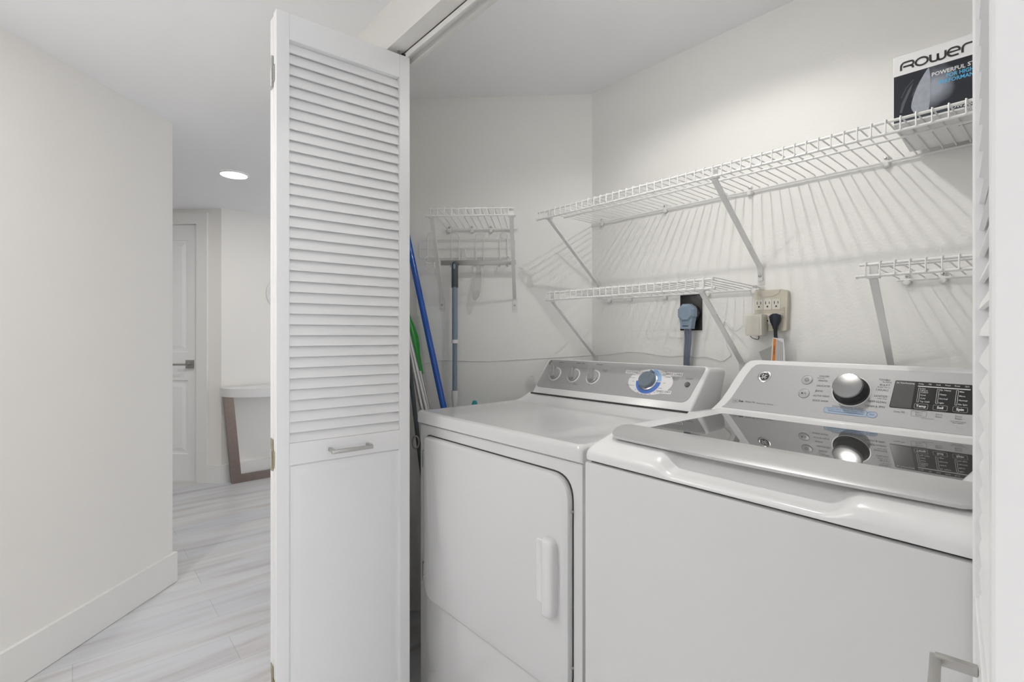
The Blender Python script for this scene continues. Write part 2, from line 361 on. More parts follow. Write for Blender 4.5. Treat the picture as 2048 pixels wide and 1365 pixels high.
def rear_leaf(o, near0, a):
    """second folded leaf behind the first, hinged at the hall end; near0 = local x of the hinge end"""
    rm = Matrix.Translation((near0, PT+0.003, 0)) @ Matrix.Rotation(a, 4, 'Z')
    b = B(); s = 1 if near0 < 0.1 else -1; sw = 0.033
    for xa, xb in ((0, sw), (PW-sw, PW)): b.box(s*xa, s*xb, 0, PT, PB, PTOP-0.006, 0.0015, seg=1, mtx=rm)
    for za, zb in ((PB, 0.12), (0.8165, 0.875), (1.933, PTOP-0.006)): b.box(s*sw, s*(PW-sw), 0.0012, PT-0.001, za, zb, mtx=rm)
    b.box(s*sw, s*(PW-sw), 0.010, 0.018, 0.12, 0.8165, mtx=rm)
    n = 37; pitch = (1.933-0.875)/n
    for i in range(n):
        z = 0.875+pitch*i; pr = [(0.005, z), (0.020, z+0.034), (0.024, z+0.030), (0.009, z-0.001)]
        pr = [(y, max(0.8755, min(1.9325, zz))) for y, zz in pr]
        b.poly_prism([rm @ Vector((s*sw, PT-y, zz)) for y, zz in pr], (0, 0, 0), rm.to_3x3() @ Vector((s*(PW-2*sw), 0, 0)))
    b.make('rear_leaf', 'door', o)
    for zc, m in ((1.85, 'nickel'), (0.845, 'brass'), (0.25, 'brass')):
        h = B(); e = -0.0012*s+near0
        xa, xb = sorted((e-0.0012*s, e+0.0004*s))
        h.box(xa, xb, 0.011, PT-0.0005, zc-0.03, zc+0.012); h.box(xa, xb, PT+0.002, PT+0.022, zc+0.014, zc+0.042); h.box(xa, xb, PT+0.002, PT+0.022, zc-0.042, zc-0.032)
        h.tube([(near0-0.003*s, PT+0.0015, zc-0.04), (near0-0.003*s, PT+0.0015, zc+0.04)], 0.0032, 8)
        h.make('hinge', m, o, label='dull metal leaf hinge')
L0 = Vector((-1.3676, 0.3934, 0)); L1 = Vector((-1.3453, 0.77, 0)); ang = math.atan2(L1.y-L0.y, L1.x-L0.x)
d1 = bifold('door_1', L0, ang); rear_leaf(d1, 0.0, math.radians(2.5))
B().lathe([(0.004, 0), (0.004, 0.02)], Matrix.Translation((PW-0.03, PT/2, PTOP-0.003)), 12).make('pivot_pin', 'steel', d1)
B().box(PW-0.024, PW-0.004, 0.003, PT-0.003, PTOP, PTOP+0.007).make('track_guide', 'black', d1)
R0 = Vector((-0.0815, 0.77, 0)); ang2 = math.atan2(-1, 0.128)
d2 = bifold('door_2', R0, ang2); rear_leaf(d2, PW, math.radians(-2.5))

# ------------------------------------------------------------ wire shelves
def clone_wire(first, name, parent, x): return share(first, name, parent, (x, 0, 0))
def wire_shelf(name, label, loc, rz, x0, x1, clips, braces, lift=0.0, D=0.308, mid=None, group='white wire shelves on the closet walls', rear=(0, 0)):
    """local x along wall, -y into the room; deck at z=0 of its Empty"""
    t = thing(name, label, 'wire shelf', loc, rz, group)
    yr, yf = -0.010, -D; lip = 0.028
    Z = lambda y: lift*(y-yr)/(yf-yr)
    B().tube([(x0+rear[0], yr, -0.003), (x1+rear[1], yr, -0.003)], 0.0033).make('rear_rail', 'wire', t)
    B().tube([(x0-0.008, yf, Z(yf)-0.003), (x1+0.004, yf, Z(yf)-0.003)], 0.0033).make('front_rail', 'wire', t)
    B().tube([(x0-0.010, yf-0.001, Z(yf)-lip), (x1+0.004, yf-0.001, Z(yf)-lip)], 0.0034).make('lip_rail', 'wire', t)
    if mid: B().tube([(x0+0.012, mid, Z(mid)-0.005), (x1, mid, Z(mid)-0.005)], 0.0030).make('support_rail', 'wire', t)
    for xe in (x0-0.010, x1+0.004): B().tube([(xe, yf-0.001, Z(yf)-lip), (xe+(0.004 if xe > x0 else -0.004), yf-0.001, Z(yf)-lip)], 0.0045).make('end_cap', 'plastic', t)
    n = int((x1-x0)/0.0254)+1; first = None
    for i in range(n):
        x = x0+0.004+0.0254*i
        if first is None:
            first = B().tube([(0, yr, -0.0018), (0, yr, 0.002), (0, yr-0.004, 0.0025), (0, yf+0.002, Z(yf)+0.0018), (0, yf-0.0035, Z(yf)+0.001), (0, yf-0.0048, Z(yf)-0.003), (0, yf-0.0048, Z(yf)-lip)], 0.0017, 6).make('deck_wire', 'wire', t); first.location.x = x
        else: clone_wire(first, 'deck_wire', t, x)
    for x in clips:
        c = B(); c.lathe([(0.001, 0), (0.0075, 0.001), (0.0085, 0.004), (0.0085, 0.011), (0.006, 0.0135), (0.001, 0.014)], frame((x, 0, -0.009), (1, 0, 0), (0, 0, 1), (0, -1, 0)), 16)
        c.box(x-0.005, x+0.005, -0.010, -0.0005, -0.006, 0.012, 0.001)
        cl = c.make('wall_clip', 'clip', t)
        B().lathe([(0.001, 0), (0.0035, 0.0005), (0.0035, 0.002), (0.001, 0.003)], frame((x, -0.0102, 0.007), (1, 0, 0), (0, 0, 1), (0, -1, 0)), 12).make('screw', 'steel', cl)
    for xt, xb, zb in braces:
        b = B(); p = [Vector((xt, yf+0.010, Z(yf)-0.002)), Vector((xt, yf+0.006, Z(yf)-lip-0.006)), Vector((xb, -0.010, zb)), Vector((xb, -0.0035, zb-0.012)), Vector((xb, -0.003, zb-0.045))]
        wv = Vector((0.0075, 0, 0)); rings = []
        for i, q in enumerate(p):
            d = (p[min(i+1, 4)]-p[max(i-1, 0)]).normalized(); nn = d.cross(Vector((1, 0, 0))).normalized()*0.0028
            rings.append([q-wv-nn, q+wv-nn, q+wv+nn, q-wv+nn])
        b.loft(rings); b.box(xt-0.012, xt+0.012, yf-0.002, yf+0.014, Z(yf)-lip-0.005, Z(yf)-lip+0.002, 0.001)
        br = b.make('diagonal_brace', 'wire', t, angle=50)
        B().box(xb-0.010, xb+0.012, -0.0015, -0.0003, zb-0.058, zb-0.002).make('foot_plate', 'clip', br)
        B().lathe([(0.001, 0), (0.0045, 0.0005), (0.0045, 0.002), (0.001, 0.003)], frame((xb, -0.006, zb-0.030), (1, 0, 0), (0, 0, 1), (0, -1, 0)), 14).make('screw', 'steel', br)
    return t
wire_shelf('wire_shelf', 'long white wire shelf high on the back wall, carrying the iron box', (0, YB, 1.6135), 0, -1.318, 0.17,
    [-1.27, -0.985, -0.685, -0.336, 0.0], [(-1.275, -1.287, 1.362-1.6135), (-0.653, -0.655, 1.372-1.6135), (0.10, 0.10, -0.25)], lift=0.0, mid=-0.19)
wire_shelf('wire_shelf', 'short white wire shelf above the dryer, its right end over the light blue plug', (0, YB, 1.3035), 0, -1.268, -0.655,
    [-1.232, -1.135, -0.985, -0.825, -0.672], [(-1.258, -1.305, 1.075-1.3035), (-0.690, -0.712, 1.075-1.3035)], lift=0.010)
wire_shelf('wire_shelf', 'white wire shelf above the washer control panel, partly hidden by the near door', (0, YB, 1.302), 0, -0.312, 0.16,
    [-0.292, -0.222, -0.05], [(-0.296, -0.325, 1.085-1.302), (-0.120, -0.135, 1.085-1.302)], lift=0.013, mid=-0.285)
PLW = (CX, CY, 0)   # left angled wall frame: rz 45 deg, local x = -s
wire_shelf('wire_shelf', 'small white wire shelf on the angled wall above the wire coat rack', (CX, CY, 1.600), PI/4, -0.605, -0.305,
    [-0.590, -0.495, -0.415, -0.330], [(-0.598, -0.622, 1.315-1.60), (-0.312, -0.318, 1.312-1.60)], lift=0.012)

# ------------------------------------------------------------ wire coat rack, squeegee
t = thing('wire_coat_rack', 'white wire coat rack of double hooks on the angled wall', 'coat rack', (CX, CY, 0), PI/4)
zt, zm, zb = 1.556, 1.520, 1.480
lp = roundpoly([(-0.716, zt), (-0.716, zb), (-0.538, zb), (-0.534, zm-0.004), (-0.524, zm-0.004), (-0.520, zb), (-0.316, zb), (-0.316, zt)], [0.012, 0.012, 0.006, 0.003, 0.003, 0.006, 0.012, 0.012], 4)
B().tube([(x, -0.010, z) for x, z in lp+[lp[0]]], 0.0022, 6).make('rack_frame', 'wire', t)
B().tube([(-0.716, -0.008, zm), (-0.316, -0.008, zm)], 0.0018, 6).make('cross_wire', 'wire', t)
hook0 = None
for xc in (-0.665, -0.564, -0.462, -0.362):
    if hook0 is None:
        b = B(); r = 0.016
        arch = [(r*math.cos(a), -0.014-0.014*math.sin(a), 1.562+0.018*math.sin(a)) for a in [PI*k/10 for k in range(11)]]
        path = [(r, -0.030, 1.446), (r, -0.040, 1.440), (r, -0.041, 1.452), (r, -0.022, 1.462), (r, -0.014, 1.476)] + arch + [(-r, -0.014, 1.476), (-r, -0.022, 1.462), (-r, -0.041, 1.452), (-r, -0.040, 1.440), (-r, -0.030, 1.446)]
        b.tube(path, 0.0021, 6)
        for s in (-1, 1): b.lathe([(0.0005, -0.004), (0.003, -0.003), (0.004, 0), (0.003, 0.003), (0.0005, 0.004)], Matrix.Translation((s*r, -0.036, 1.441)), 12)
        hook0 = b.make('double_hook', 'wire', t); hook0.location.x = xc
    else: share(hook0, 'double_hook', t, (xc, 0, 0))
for xc in (-0.668, -0.358):
    B().tube([(xc+0.018, -0.014, 1.482), (xc+0.004, -0.045, 1.484), (xc-0.014, -0.052, 1.478), (xc-0.020, -0.050, 1.466), (xc-0.012, -0.044, 1.456), (xc+0.012, -0.030, 1.454)], 0.0021, 6).make('bent_hook_wire', 'wire', t)
t = thing('squeegee', 'steel squeegee hanging blade up by its bar on the coat rack hooks, clear handle down', 'squeegee', (CX, CY, 0), PI/4)
B().box(-0.617, -0.311, -0.056, -0.050, 1.443, 1.463, 0.0015).make('blade_bar', 'steel', t)
pr = [(-0.463, 1.448, 0.009), (-0.462, 1.42, 0.009), (-0.462, 1.40, 0.011), (-0.466, 1.37, 0.015), (-0.470, 1.34, 0.016), (-0.474, 1.315, 0.012), (-0.477, 1.300, 0.004)]
B().loft([[(x+wd*math.cos(a), -0.053+0.0035*math.sin(a), z) for a in [2*PI*k/14 for k in range(14)]] for x, z, wd in pr]).make('handle', 'clear', t, label='clear acrylic handle')

# ------------------------------------------------------------ poles in the corner
WM = Matrix.Translation((CX, CY, 0)) @ Matrix.Rotation(PI/4, 4, 'Z')
t = thing('mop', 'slate blue mop pole with dark rubber grip, hanging from the coat rack', 'mop', tuple(WM @ Vector((-0.556, -0.072, 0.06))), PI/4)
def mz(z): return z-0.06
B().tube([(0, 0, mz(1.352)), (0, 0, mz(1.135))], 0.0115, 16).make('upper_pole', 'slate', t)
b = B().loft([[(wd*math.cos(a), 0.011*math.sin(a)*(wd/0.0135)**0.5, mz(z)) for a in [2*PI*k/20 for k in range(20)]] for z, wd in ((1.350, 0.0135), (1.40, 0.0132), (1.432, 0.0135), (1.445, 0.0125), (1.4525, 0.009), (1.456, 0.004))])
g = b.make('grip', 'slatedark', t, label='dark slate rubber grip')
B().slab([(x*1.0, y) for x, y in disc(0, 0, 0.0038, 20, 0.0105)], frame((0, -0.0118, mz(1.435)), (1, 0, 0), (0, 0, 1), (0, -1, 0)), 0, 0.001).make('hanging_hole', 'plug', g)
B().tube([(0, 0, mz(1.140)), (0, 0, mz(1.126))], 0.0140, 16).make('collar', 'plastic', t, label='white collar')
B().tube([(0, 0, mz(1.130)), (0, 0, mz(0.925))], 0.0100, 16).make('lower_pole', 'slate', t)
B().tube([(0, 0, mz(0.935)), (0, 0, mz(0.90)), (0, 0, mz(0.88)), (0, 0, mz(0.15))], [0.0135, 0.0135, 0.0105, 0.0105], 16).make('sleeve', 'plastic', t, label='white sleeve')
B().box(-0.05, 0.05, -0.03, 0.03, 0, 0.09, 0.01).make('mop_head', 'slate', t)
F_ = Vector((-math.cos(math.atan(0.879)), math.sin(math.atan(0.879)), 0)); R_ = Vector((-F_.y*-1, -F_.x, 0)); R_ = Vector((F_.y, -F_.x, 0))
def P(d, r, z): v = F_*d+R_*r; return Vector((v.x, v.y, z))
def pole(name, label, cat, pb, pt, parts, group=None):
    """leaning pole; parts = list of (name, material, t0, t1, r0, r1, partlabel)"""
    t = thing(name, label, cat, tuple(pb), 0, group); d = pt-pb
    for nm, m, t0, t1, r, lb in parts:
        n = len(r); B().tube([d*(t0+(t1-t0)*k/(n-1)) for k in range(n)], r, 14).make(nm, m, t, label=lb)
    return t
pole('broom', 'bright blue broom pole leaning in the corner behind the louvred door', 'broom', P(1.90, -0.076, 0.02), P(2.08, -0.4405, 1.5927),
     [('pole', 'blue', 0.02, 1.0, [0.0125, 0.0125], None), ('foot_cap', 'darkgrey', 0.0, 0.03, [0.015, 0.015], None)])
pole('duster', 'green handled duster on a silver pole leaning beside the blue pole', 'duster', P(1.86, -0.115, 0.02), P(2.07, -0.435, 1.26),
     [('pole', 'aluminium', 0.0, 0.80, [0.0085, 0.0085], 'silver pole'), ('grip', 'green', 0.79, 1.0, [0.010, 0.011, 0.0135, 0.020, 0.0225, 0.019, 0.011, 0.008], None), ('grip_inlay', 'lime', 0.865, 0.955, [0.004, 0.0150, 0.0195, 0.018, 0.006], 'lime green inlay')]).children[-1].location = -F_*0.0052-R_*0.002
pole('mop', 'light grey metal pole leaning just left of the green handled duster', 'mop', P(1.8204, -0.1036, 0.02), P(2.019, -0.4325, 1.22),
     [('pole', 'aluminium', 0.0, 1.0, [0.0095, 0.0095], None)])
pole('broom', 'second light grey metal pole, leftmost of the bright leaning poles by the louvred door', 'broom', P(1.8256, -0.151, 0.02), P(1.995, -0.429, 1.20),
     [('pole', 'aluminium', 0.0, 1.0, [0.0085, 0.0085], None)])
dm_ = pole('dust_mop', 'charcoal handle standing in the dark gap left of the dryer', 'mop', P(1.829, -0.2542, 0.02), P(1.941, -0.4053, 1.10),
     [('pole', 'darkgrey', 0.0, 1.0, [0.0085, 0.0085], None)])
rc = P(1.80, -0.345, 0.775)-P(1.829, -0.2542, 0.02)
B().tube([rc+F_*-0.01+R_*(0.012*math.cos(2*PI*k/20))+Vector((0, 0, 0.022*math.sin(2*PI*k/20))) for k in range(21)], 0.003, 8).make('hanging_ring', 'steel', dm_, label='dark steel ring')
t = thing('brush', 'teal tipped brush just showing above the rear of the dryer', 'brush', tuple(WM @ Vector((-0.478, -0.055, 0.016))), PI/4)
B().tube([(0, 0, 0), (0, 0, 0.80)], 0.008, 12).make('handle', 'plastic', t)
B().lathe([(0.010, 0.79), (0.0125, 0.82), (0.0125, 0.86), (0.008, 0.875), (0.002, 0.878)], I4, 16).make('tip', 'teal', t, label='teal tip')

# ------------------------------------------------------------ things on the back wall
def bm_(x, z, y=0): return Vector((x, YB-y, z))
t = thing('dryer_outlet', 'black dryer outlet plate on the back wall under the short wire shelf', 'outlet', (-0.8865, YB, 1.238))
B().box(-0.0405, 0.0405, -0.004, -0.0002, -0.063, 0.062, 0.0015).make('cover_plate', 'black', t)
B().lathe([(0.030, 0), (0.030, 0.016), (0.026, 0.019), (0.002, 0.019)], frame((0.006, -0.004, -0.004), (1, 0, 0), (0, 0, 1), (0, -1, 0)), 28).make('receptacle', 'black', t)
t = thing('dryer_plug', 'light blue angled dryer plug with a three strand cord in the black outlet', 'plug', (-0.880, YB-0.024, 1.234))
b = B()
oc = lambda r, y, zc=0, sx=1: [(r*sx*math.cos(math.radians(22.5+45*k)), y, zc+r*1.02*math.sin(math.radians(22.5+45*k))) for k in range(8)]
b.loft([oc(0.026, 0), oc(0.032, -0.004), oc(0.032, -0.024), oc(0.024, -0.033)])
b.loft([[(x*sx, y, z) for x, y in ((-1, 0), (1, 0), (1, -0.026), (-1, -0.026))] for z, sx in ((-0.012, 0.025), (-0.036, 0.021), (-0.054, 0.0185))])
b.make('plug_body', 'plug', t, angle=25)
B().box(-0.012, 0.010, -0.0268, -0.025, -0.046, -0.043).make('label_slot', 'inkdark', t)
for k, dx in enumerate((-0.008, 0, 0.008)):
    B().tube(spline([(dx, -0.013, -0.052), (dx+0.001, -0.012, -0.09), (dx*0.9-0.003, -0.010, -0.125), (dx*0.8-0.010, -0.002, -0.17), (dx*0.8-0.012, 0.004, -0.22), (dx*0.6-0.004, 0.010, -0.40)], 5), 0.0048, 10).make('cord_strand', 'plugcord', t)
t = thing('outlet_tap', 'beige six way outlet tap on the back wall above the washer', 'outlet', (-0.618, YB, 1.2295))
b = B(); b.slab(roundpoly([(-0.0485, -0.058), (0.044, -0.058), (0.048, 0.060), (0.036, 0.066), (-0.0485, 0.066)], [0.004, 0.008, 0.006, 0.008, 0.004]), frame((0, 0, 0), (1, 0, 0), (0, 0, 1), (0, -1, 0)), 0.0003, 0.020)
b.make('tap_body', 'beige', t, angle=25)
FT = frame((0, -0.020, 0), (1, 0, 0), (0, 0, 1), (0, -1, 0))
for zc in (0.024, -0.019):
    for xc in (-0.034, -0.009, 0.016):
        sf = B().slab(rrect(xc-0.0118, xc+0.0118, zc-0.018, zc+0.014, 0.002, 2), FT, 0, 0.0012).make('socket_face', 'cream', t, angle=25)
        b = B(); z2 = zc+0.004
        b.slab(rrect(xc-0.0062, xc-0.0042, z2-0.005, z2+0.004, 0.0005, 1), FT, 0.0011, 0.0015); b.slab(rrect(xc+0.0042, xc+0.0062, z2-0.004, z2+0.003, 0.0005, 1), FT, 0.0011, 0.0015)
        b.slab(disc(xc, z2-0.012, 0.0026, 12), FT, 0.0011, 0.0015); b.make('socket_slots', 'inkdark', sf)
b = B()
for k in range(6): b.slab(rrect(0.031, 0.040, 0.010-k*0.0055, 0.0125-k*0.0055, 0.001, 2), FT, 0, 0.002)
b.make('grip_ribs', 'beige', t, angle=25)
B().slab([(x, y) for x, y in circ(-0.008, 0.064, 0.034, 180, 360, 16, 0.018)], FT, 0, 0.0015).make('night_light_panel', 'beige', t, angle=25)
t = thing('power_adapter', 'cream cube power adapter plugged into the beige outlet tap', 'adapter', (-0.645, YB-0.020, 1.190))
B().box(-0.031, 0.019, -0.045, -0.002, -0.033, 0.032, 0.005).make('adapter_body', 'cream', t)
B().slab(rrect(-0.024, 0.012, -0.027, 0.026, 0.002, 2), frame((0, -0.045, 0), (1, 0, 0), (0, 0, 1), (0, -1, 0)), 0, 0.001).make('face_inset', 'cream', t)
B().tube(spline([(-0.024, -0.022, -0.034), (-0.016, -0.026, -0.040), (0.000, -0.030, -0.044), (0.004, -0.028, -0.040), (0.0, -0.02, -0.034)], 5), 0.0011, 6).make('loop_wire', 'navy', t)
t = thing('washer_plug', 'black flat washer plug and cord in the beige outlet tap', 'plug', (-0.600, YB-0.0215, 1.207))
b = B().loft([[(wd*math.cos(a), -0.011+0.010*math.sin(a), z) for a in [2*PI*k/18 for k in range(18)]] for z, wd in ((0.016, 0.006), (0.012, 0.015), (0.002, 0.017), (-0.010, 0.0145), (-0.022, 0.0075), (-0.030, 0.0055))])
b.make('plug_body', 'navy', t)
B().tube(spline([(0, -0.011, -0.028), (0.001, -0.010, -0.06), (0.003, -0.006, -0.10), (0.005, 0.004, -0.18), (0.004, 0.010, -0.30)], 5), 0.0052, 10).make('cord', 'navy', t)
t = thing('warning_tag', 'white cord tag with an orange warning stripe hanging below the black washer plug', 'tag', (-0.592, YB-0.040, 1.150), 0)
FG = frame((0, 0, 0), (1.32, -0.05, -0.20), (0.16, 0, 0.985), (0, -0.99, 0.1))
B().slab([(-0.010, 0), (0.014, 0.001), (0.026, -0.068), (-0.004, -0.074)], FG, 0, 0.0006).make('paper_tag', 'paper', t, smooth=False)
B().slab([(-0.0075, -0.003), (-0.0015, -0.003), (0.005, -0.072), (-0.002, -0.073)], FG, 0.0006, 0.0010).make('orange_stripe', 'orange', t, smooth=False)
b = B()
for k in range(7):
    b.stroke([(0.0005+0.002*k, -0.004-0.001*k), (0.0065+0.0023*k, -0.066)], 0.0006, FG, 0.0009)
b.text('WARNING', 0, 0, 0.004, FG @ Matrix.Translation((-0.0015, -0.037, 0)) @ Matrix.Rotation(-PI/2+0.09, 4, 'Z'), z=0.0014)
b.make('tag_print', 'inkdark', t, smooth=False)
t = thing('clear_tag', 'grey see-through tag hanging on the wall left of the orange striped tag', 'tag', (-0.628, YB-0.012, 1.112))
FG2 = frame((0, 0, 0), (0.95, 0, 0.30), (-0.30, 0, 0.95), (0, -1, 0))
B().slab([(-0.024, -0.052), (0.022, -0.05), (0.026, 0.012), (-0.028, 0.004)], FG2, 0, 0.0005).make('film_sheet', 'film', t, smooth=False)
b = B()
for k in range(11): b.stroke([(-0.023+0.0043*k, -0.048), (-0.025+0.0047*k, 0.003+0.0006*k)], 0.0007, FG2, 0.0009)
b.make('printed_lines', 'steel', t, smooth=False)
# thin white cord sagging along both walls
cp = [(-0.668, 1.178, 0.06), (-0.684, 1.187, 0.05), (-0.705, 1.180, 0.03), (-0.728, 1.172, 0.01), (-0.745, 1.180, 0.006), (-0.765, 1.202, 0.004), (-0.772, 1.19, 0.003), (-0.762, 1.13, 0.003), (-0.748, 1.098, 0.003), (-0.757, 1.085, 0.003), (-0.776, 1.074, 0.003), (-0.800, 1.078, 0.003),
      (-0.835, 1.086, 0.003), (-0.875, 1.083, 0.003), (-0.915, 1.088, 0.003), (-0.96, 1.083, 0.003), (-1.02, 1.086, 0.003), (-1.08, 1.094, 0.003), (-1.14, 1.095, 0.003), (-1.21, 1.086, 0.003), (-1.27, 1.079, 0.003), (-1.322, 1.076, 0.004)]
pts = [bm_(x, z, y) for x, z, y in cp] + [WM @ Vector((-s, -0.003, z)) for s, z in ((0.03, 1.074), (0.12, 1.068), (0.25, 1.060), (0.35, 1.054), (0.45, 1.050), (0.55, 1.052), (0.62, 1.053), (0.68, 1.044), (0.75, 1.02))]
tag(B().tube(spline(pts, 5), 0.0013, 6).make('thin_cord', 'wire'), 'thin white cord sagging along the closet walls behind the machines', 'cord')

# ------------------------------------------------------------ iron box
t = thing('iron_box', 'black and white steam iron box on the high wire shelf, partly behind the near door', 'box', (-0.2715, 1.352, 1.6182), math.radians(3))
BW, BH, BD = 0.30, 0.148, 0.225
B().box(0, BW, 0, BD, 0, BH, 0.0008, seg=1).make('carton', 'card', t, smooth=False)
FX = frame((0, 0, 0), (1, 0, 0), (0, 0, 1), (0, -1, 0))
B().slab([(0.001, 0.015), (BW-0.001, 0.015), (BW-0.001, 0.1055), (0.001, 0.1055)], FX, 0, 0.0003).make('picture_print', 'steam', t, smooth=False)
B().slab([(0.001, 0.004), (BW-0.001, 0.004), (BW-0.001, 0.0152), (0.001, 0.0152)], FX, 0, 0.0003).make('slate_band', 'cardgrey', t, smooth=False)
b = B(); wv = 0.0038; k = 0.0
def lt(pts, x, k=0.82): b.stroke([(x+p[0]*k, 0.1152+p[1]) for p in pts], wv, FX, 0.0005)
arc = lambda cx, cy, rx, ry, a0, a1, n=10: [(cx+rx*math.cos(math.radians(a0+(a1-a0)*q/n)), cy+ry*math.sin(math.radians(a0+(a1-a0)*q/n))) for q in range(n+1)]
lt([(0, 0)] + arc(0.008, 0.008, 0.008, 0.008, 180, 90, 5) + arc(0.021, 0.0115, 0.005, 0.0045, 90, -90, 8) + [(0.0045, 0.007)], 0.0135); lt(arc(0.016, 0.002, 0.009, 0.005, 90, 0, 5) + [(0.025, 0)], 0.0135)
lt(arc(0.0125, 0.008, 0.0125, 0.008, 0, 360, 20), 0.0385, 0.80)
lt([(0, 0.016), (0, 0.006)] + arc(0.007, 0.006, 0.007, 0.006, 180, 270, 5) + arc(0.012, 0.006, 0.004, 0.006, 270, 360, 4) + [(0.016, 0.014)], 0.0625, 0.76); lt([(0.016, 0.014), (0.016, 0.006)] + arc(0.021, 0.006, 0.005, 0.006, 180, 270, 4) + arc(0.025, 0.006, 0.007, 0.006, 270, 360, 5) + [(0.032, 0.016)], 0.0625, 0.76)
lt([(0.002, 0.0085), (0.026, 0.0085)] + arc(0.017, 0.0095, 0.009, 0.0065, 10, 90, 5) + arc(0.010, 0.008, 0.010, 0.008, 90, 270, 10) + [(0.024, 0)], 0.0905, 0.70)
lt([(0, 0), (0, 0.008)] + arc(0.008, 0.008, 0.008, 0.008, 180, 90, 5) + [(0.024, 0.016)], 0.1130, 0.8)
b.make('brand_lettering', 'inkdark', t, smooth=False)
b = B(); b.text('POWERFUL', 0.0645, 0.0875, 0.0078, FX, 'LEFT', bold=0.03, fit=0.0525); b.text('STEAM', 0.1205, 0.0885, 0.0078, FX, 'LEFT', bold=0.03, fit=0.033); b.make('headline_lettering', 'inkwhite', t, smooth=False)
b = B(); b.text('FOR HIGH', 0.0876, 0.0772, 0.0078, FX, 'LEFT', bold=0.03, fit=0.042); b.text('PERFORMANCE', 0.0757, 0.0667, 0.0078, FX, 'LEFT', bold=0.03, fit=0.066); b.make('slogan_lettering', 'cyan', t, smooth=False)
b = B(); b.text('DW2450', 0.0965, 0.0085, 0.0058, FX, 'LEFT', 1.15, bold=0.02)
b.stroke([(0.001, 0.0152), (BW-0.001, 0.0152)], 0.0006, FX, 0.0006); b.make('model_lettering', 'inkwhite', t, smooth=False)
b = B(); b.text('EXPLORE', 0.115, 0.0028, 0.0030, FX, 'LEFT', 1.2); b.box(0.10, 0.28, 0.10, 0.1006, -0.0004, 0); b.make('small_print', 'inkdark', t, smooth=False)
b = B(); b.slab([tuple(q) for q in spline([(0.036, 0.0165), (0.031, 0.030), (0.034, 0.050), (0.044, 0.078), (0.0585, 0.1035), (0.0615, 0.096), (0.0630, 0.070), (0.0625, 0.040), (0.0600, 0.0165)], 4)], FX, 0.0003, 0.0006)
b.make('printed_iron', mat('print_iron', (0.36, 0.39, 0.44), 0.3, noise=(120, 0.25)), t, smooth=False)
b = B(); b.slab([(0.011, 0.024), (0.015, 0.044), (0.026, 0.070), (0.034, 0.082), (0.030, 0.068), (0.020, 0.042), (0.015, 0.024)], FX, 0.0003, 0.0006); b.stroke([(0.014, 0.056), (0.022, 0.074), (0.035, 0.089)], 0.0012, FX, 0.0006)
b.make('printed_cord', mat('print_cord', (0.10, 0.11, 0.12), 0.3), t, smooth=False)

# ------------------------------------------------------------ emblem shared by the two machines
def emblem(parent, cx, cy, r, mtx):
    e = B().lathe([(r*0.2, 0.0006), (r*0.80, 0.0010), (r*0.9, 0.0020), (r, 0.0016), (r*1.04, 0)], mtx @ Matrix.Translation((cx, cy, 0)), 32).make('emblem', 'chrome', parent, label='round chrome monogram emblem')
    b = B(); b.slab(disc(cx, cy, r*0.70, 28), mtx, 0.0006, 0.0011); b.make('emblem_field', 'inkdark', e)
    b = B()
    for k in range(4):
        a = 45+90*k; ox, oy = cx+0.50*r*math.cos(math.radians(a)), cy+0.50*r*math.sin(math.radians(a))
        b.stroke([(ox+0.16*r*math.cos(math.radians(a+80+q*20)), oy+0.16*r*math.sin(math.radians(a+80+q*20))) for q in range(13)], r*0.06, mtx, 0.0013)
    b.stroke([(cx-0.08*r+0.17*r*math.cos(math.radians(60+q*22)), cy+0.06*r+0.26*r*math.sin(math.radians(60+q*22))) for q in range(13)] + [(cx-0.08*r, cy-0.02*r)], r*0.085, mtx, 0.0013)
    b.stroke([(cx+0.06*r, cy-0.02*r), (cx+0.30*r, cy+0.06*r), (cx+0.22*r, cy+0.24*r), (cx+0.08*r, cy+0.12*r), (cx+0.08*r, cy-0.12*r), (cx+0.20*r, cy-0.26*r), (cx+0.34*r, cy-0.16*r)], r*0.08, mtx, 0.0013)
    b.make('monogram', 'inkwhite', e, smooth=False)

# ------------------------------------------------------------ DRYER
DW, DD = 0.688, 0.645
D = thing('dryer', 'white front loading dryer with a grey control panel, left of the washer', 'dryer', (-1.4105, 0.8395, 0))
b = B(); b.box(0.002, DW-0.002, 0.004, DD, 0.02, 0.8745, 0.006, seg=2); b.make('cabinet', 'enamel', D)
b = B(); b.box(0.012, DW-0.012, 0.010, 0.03, 0.8735, 0.8775); b.make('seam', 'shadowgap', D)
# top cover with raised rim and riser at the back
prof = [(0.0, 0.8765), (-0.005, 0.880), (-0.0055, 0.905), (-0.003, 0.912), (0.004, 0.9158), (0.012, 0.9155), (0.022, 0.9140), (0.30, 0.9130), (0.405, 0.9135), (0.43, 0.9165), (0.455, 0.9250), (0.478, 0.9345), (0.486, 0.938), (0.64, 0.938), (0.643, 0.8765)]
xs = [-0.004, -0.0035, -0.001, 0.004, 0.012, 0.022, 0.2, 0.35, 0.5, 0.666, 0.676, 0.684, 0.689, 0.6915, 0.692]
rings = []
for i, x in enumerate(xs):
    e = min(x+0.004, 0.692-x); dz = -0.006*(1-min(1, e/0.008))**2 + (0.0014 if 0.004 < e < 0.018 else 0)
    rings.append([(x, y + (0.004*(1-min(1, e/0.006))**2 if y < 0.1 else 0), z+(dz if z > 0.90 else 0)) for y, z in prof])
B().loft(rings).make('top_cover', 'enamel', D, angle=40)
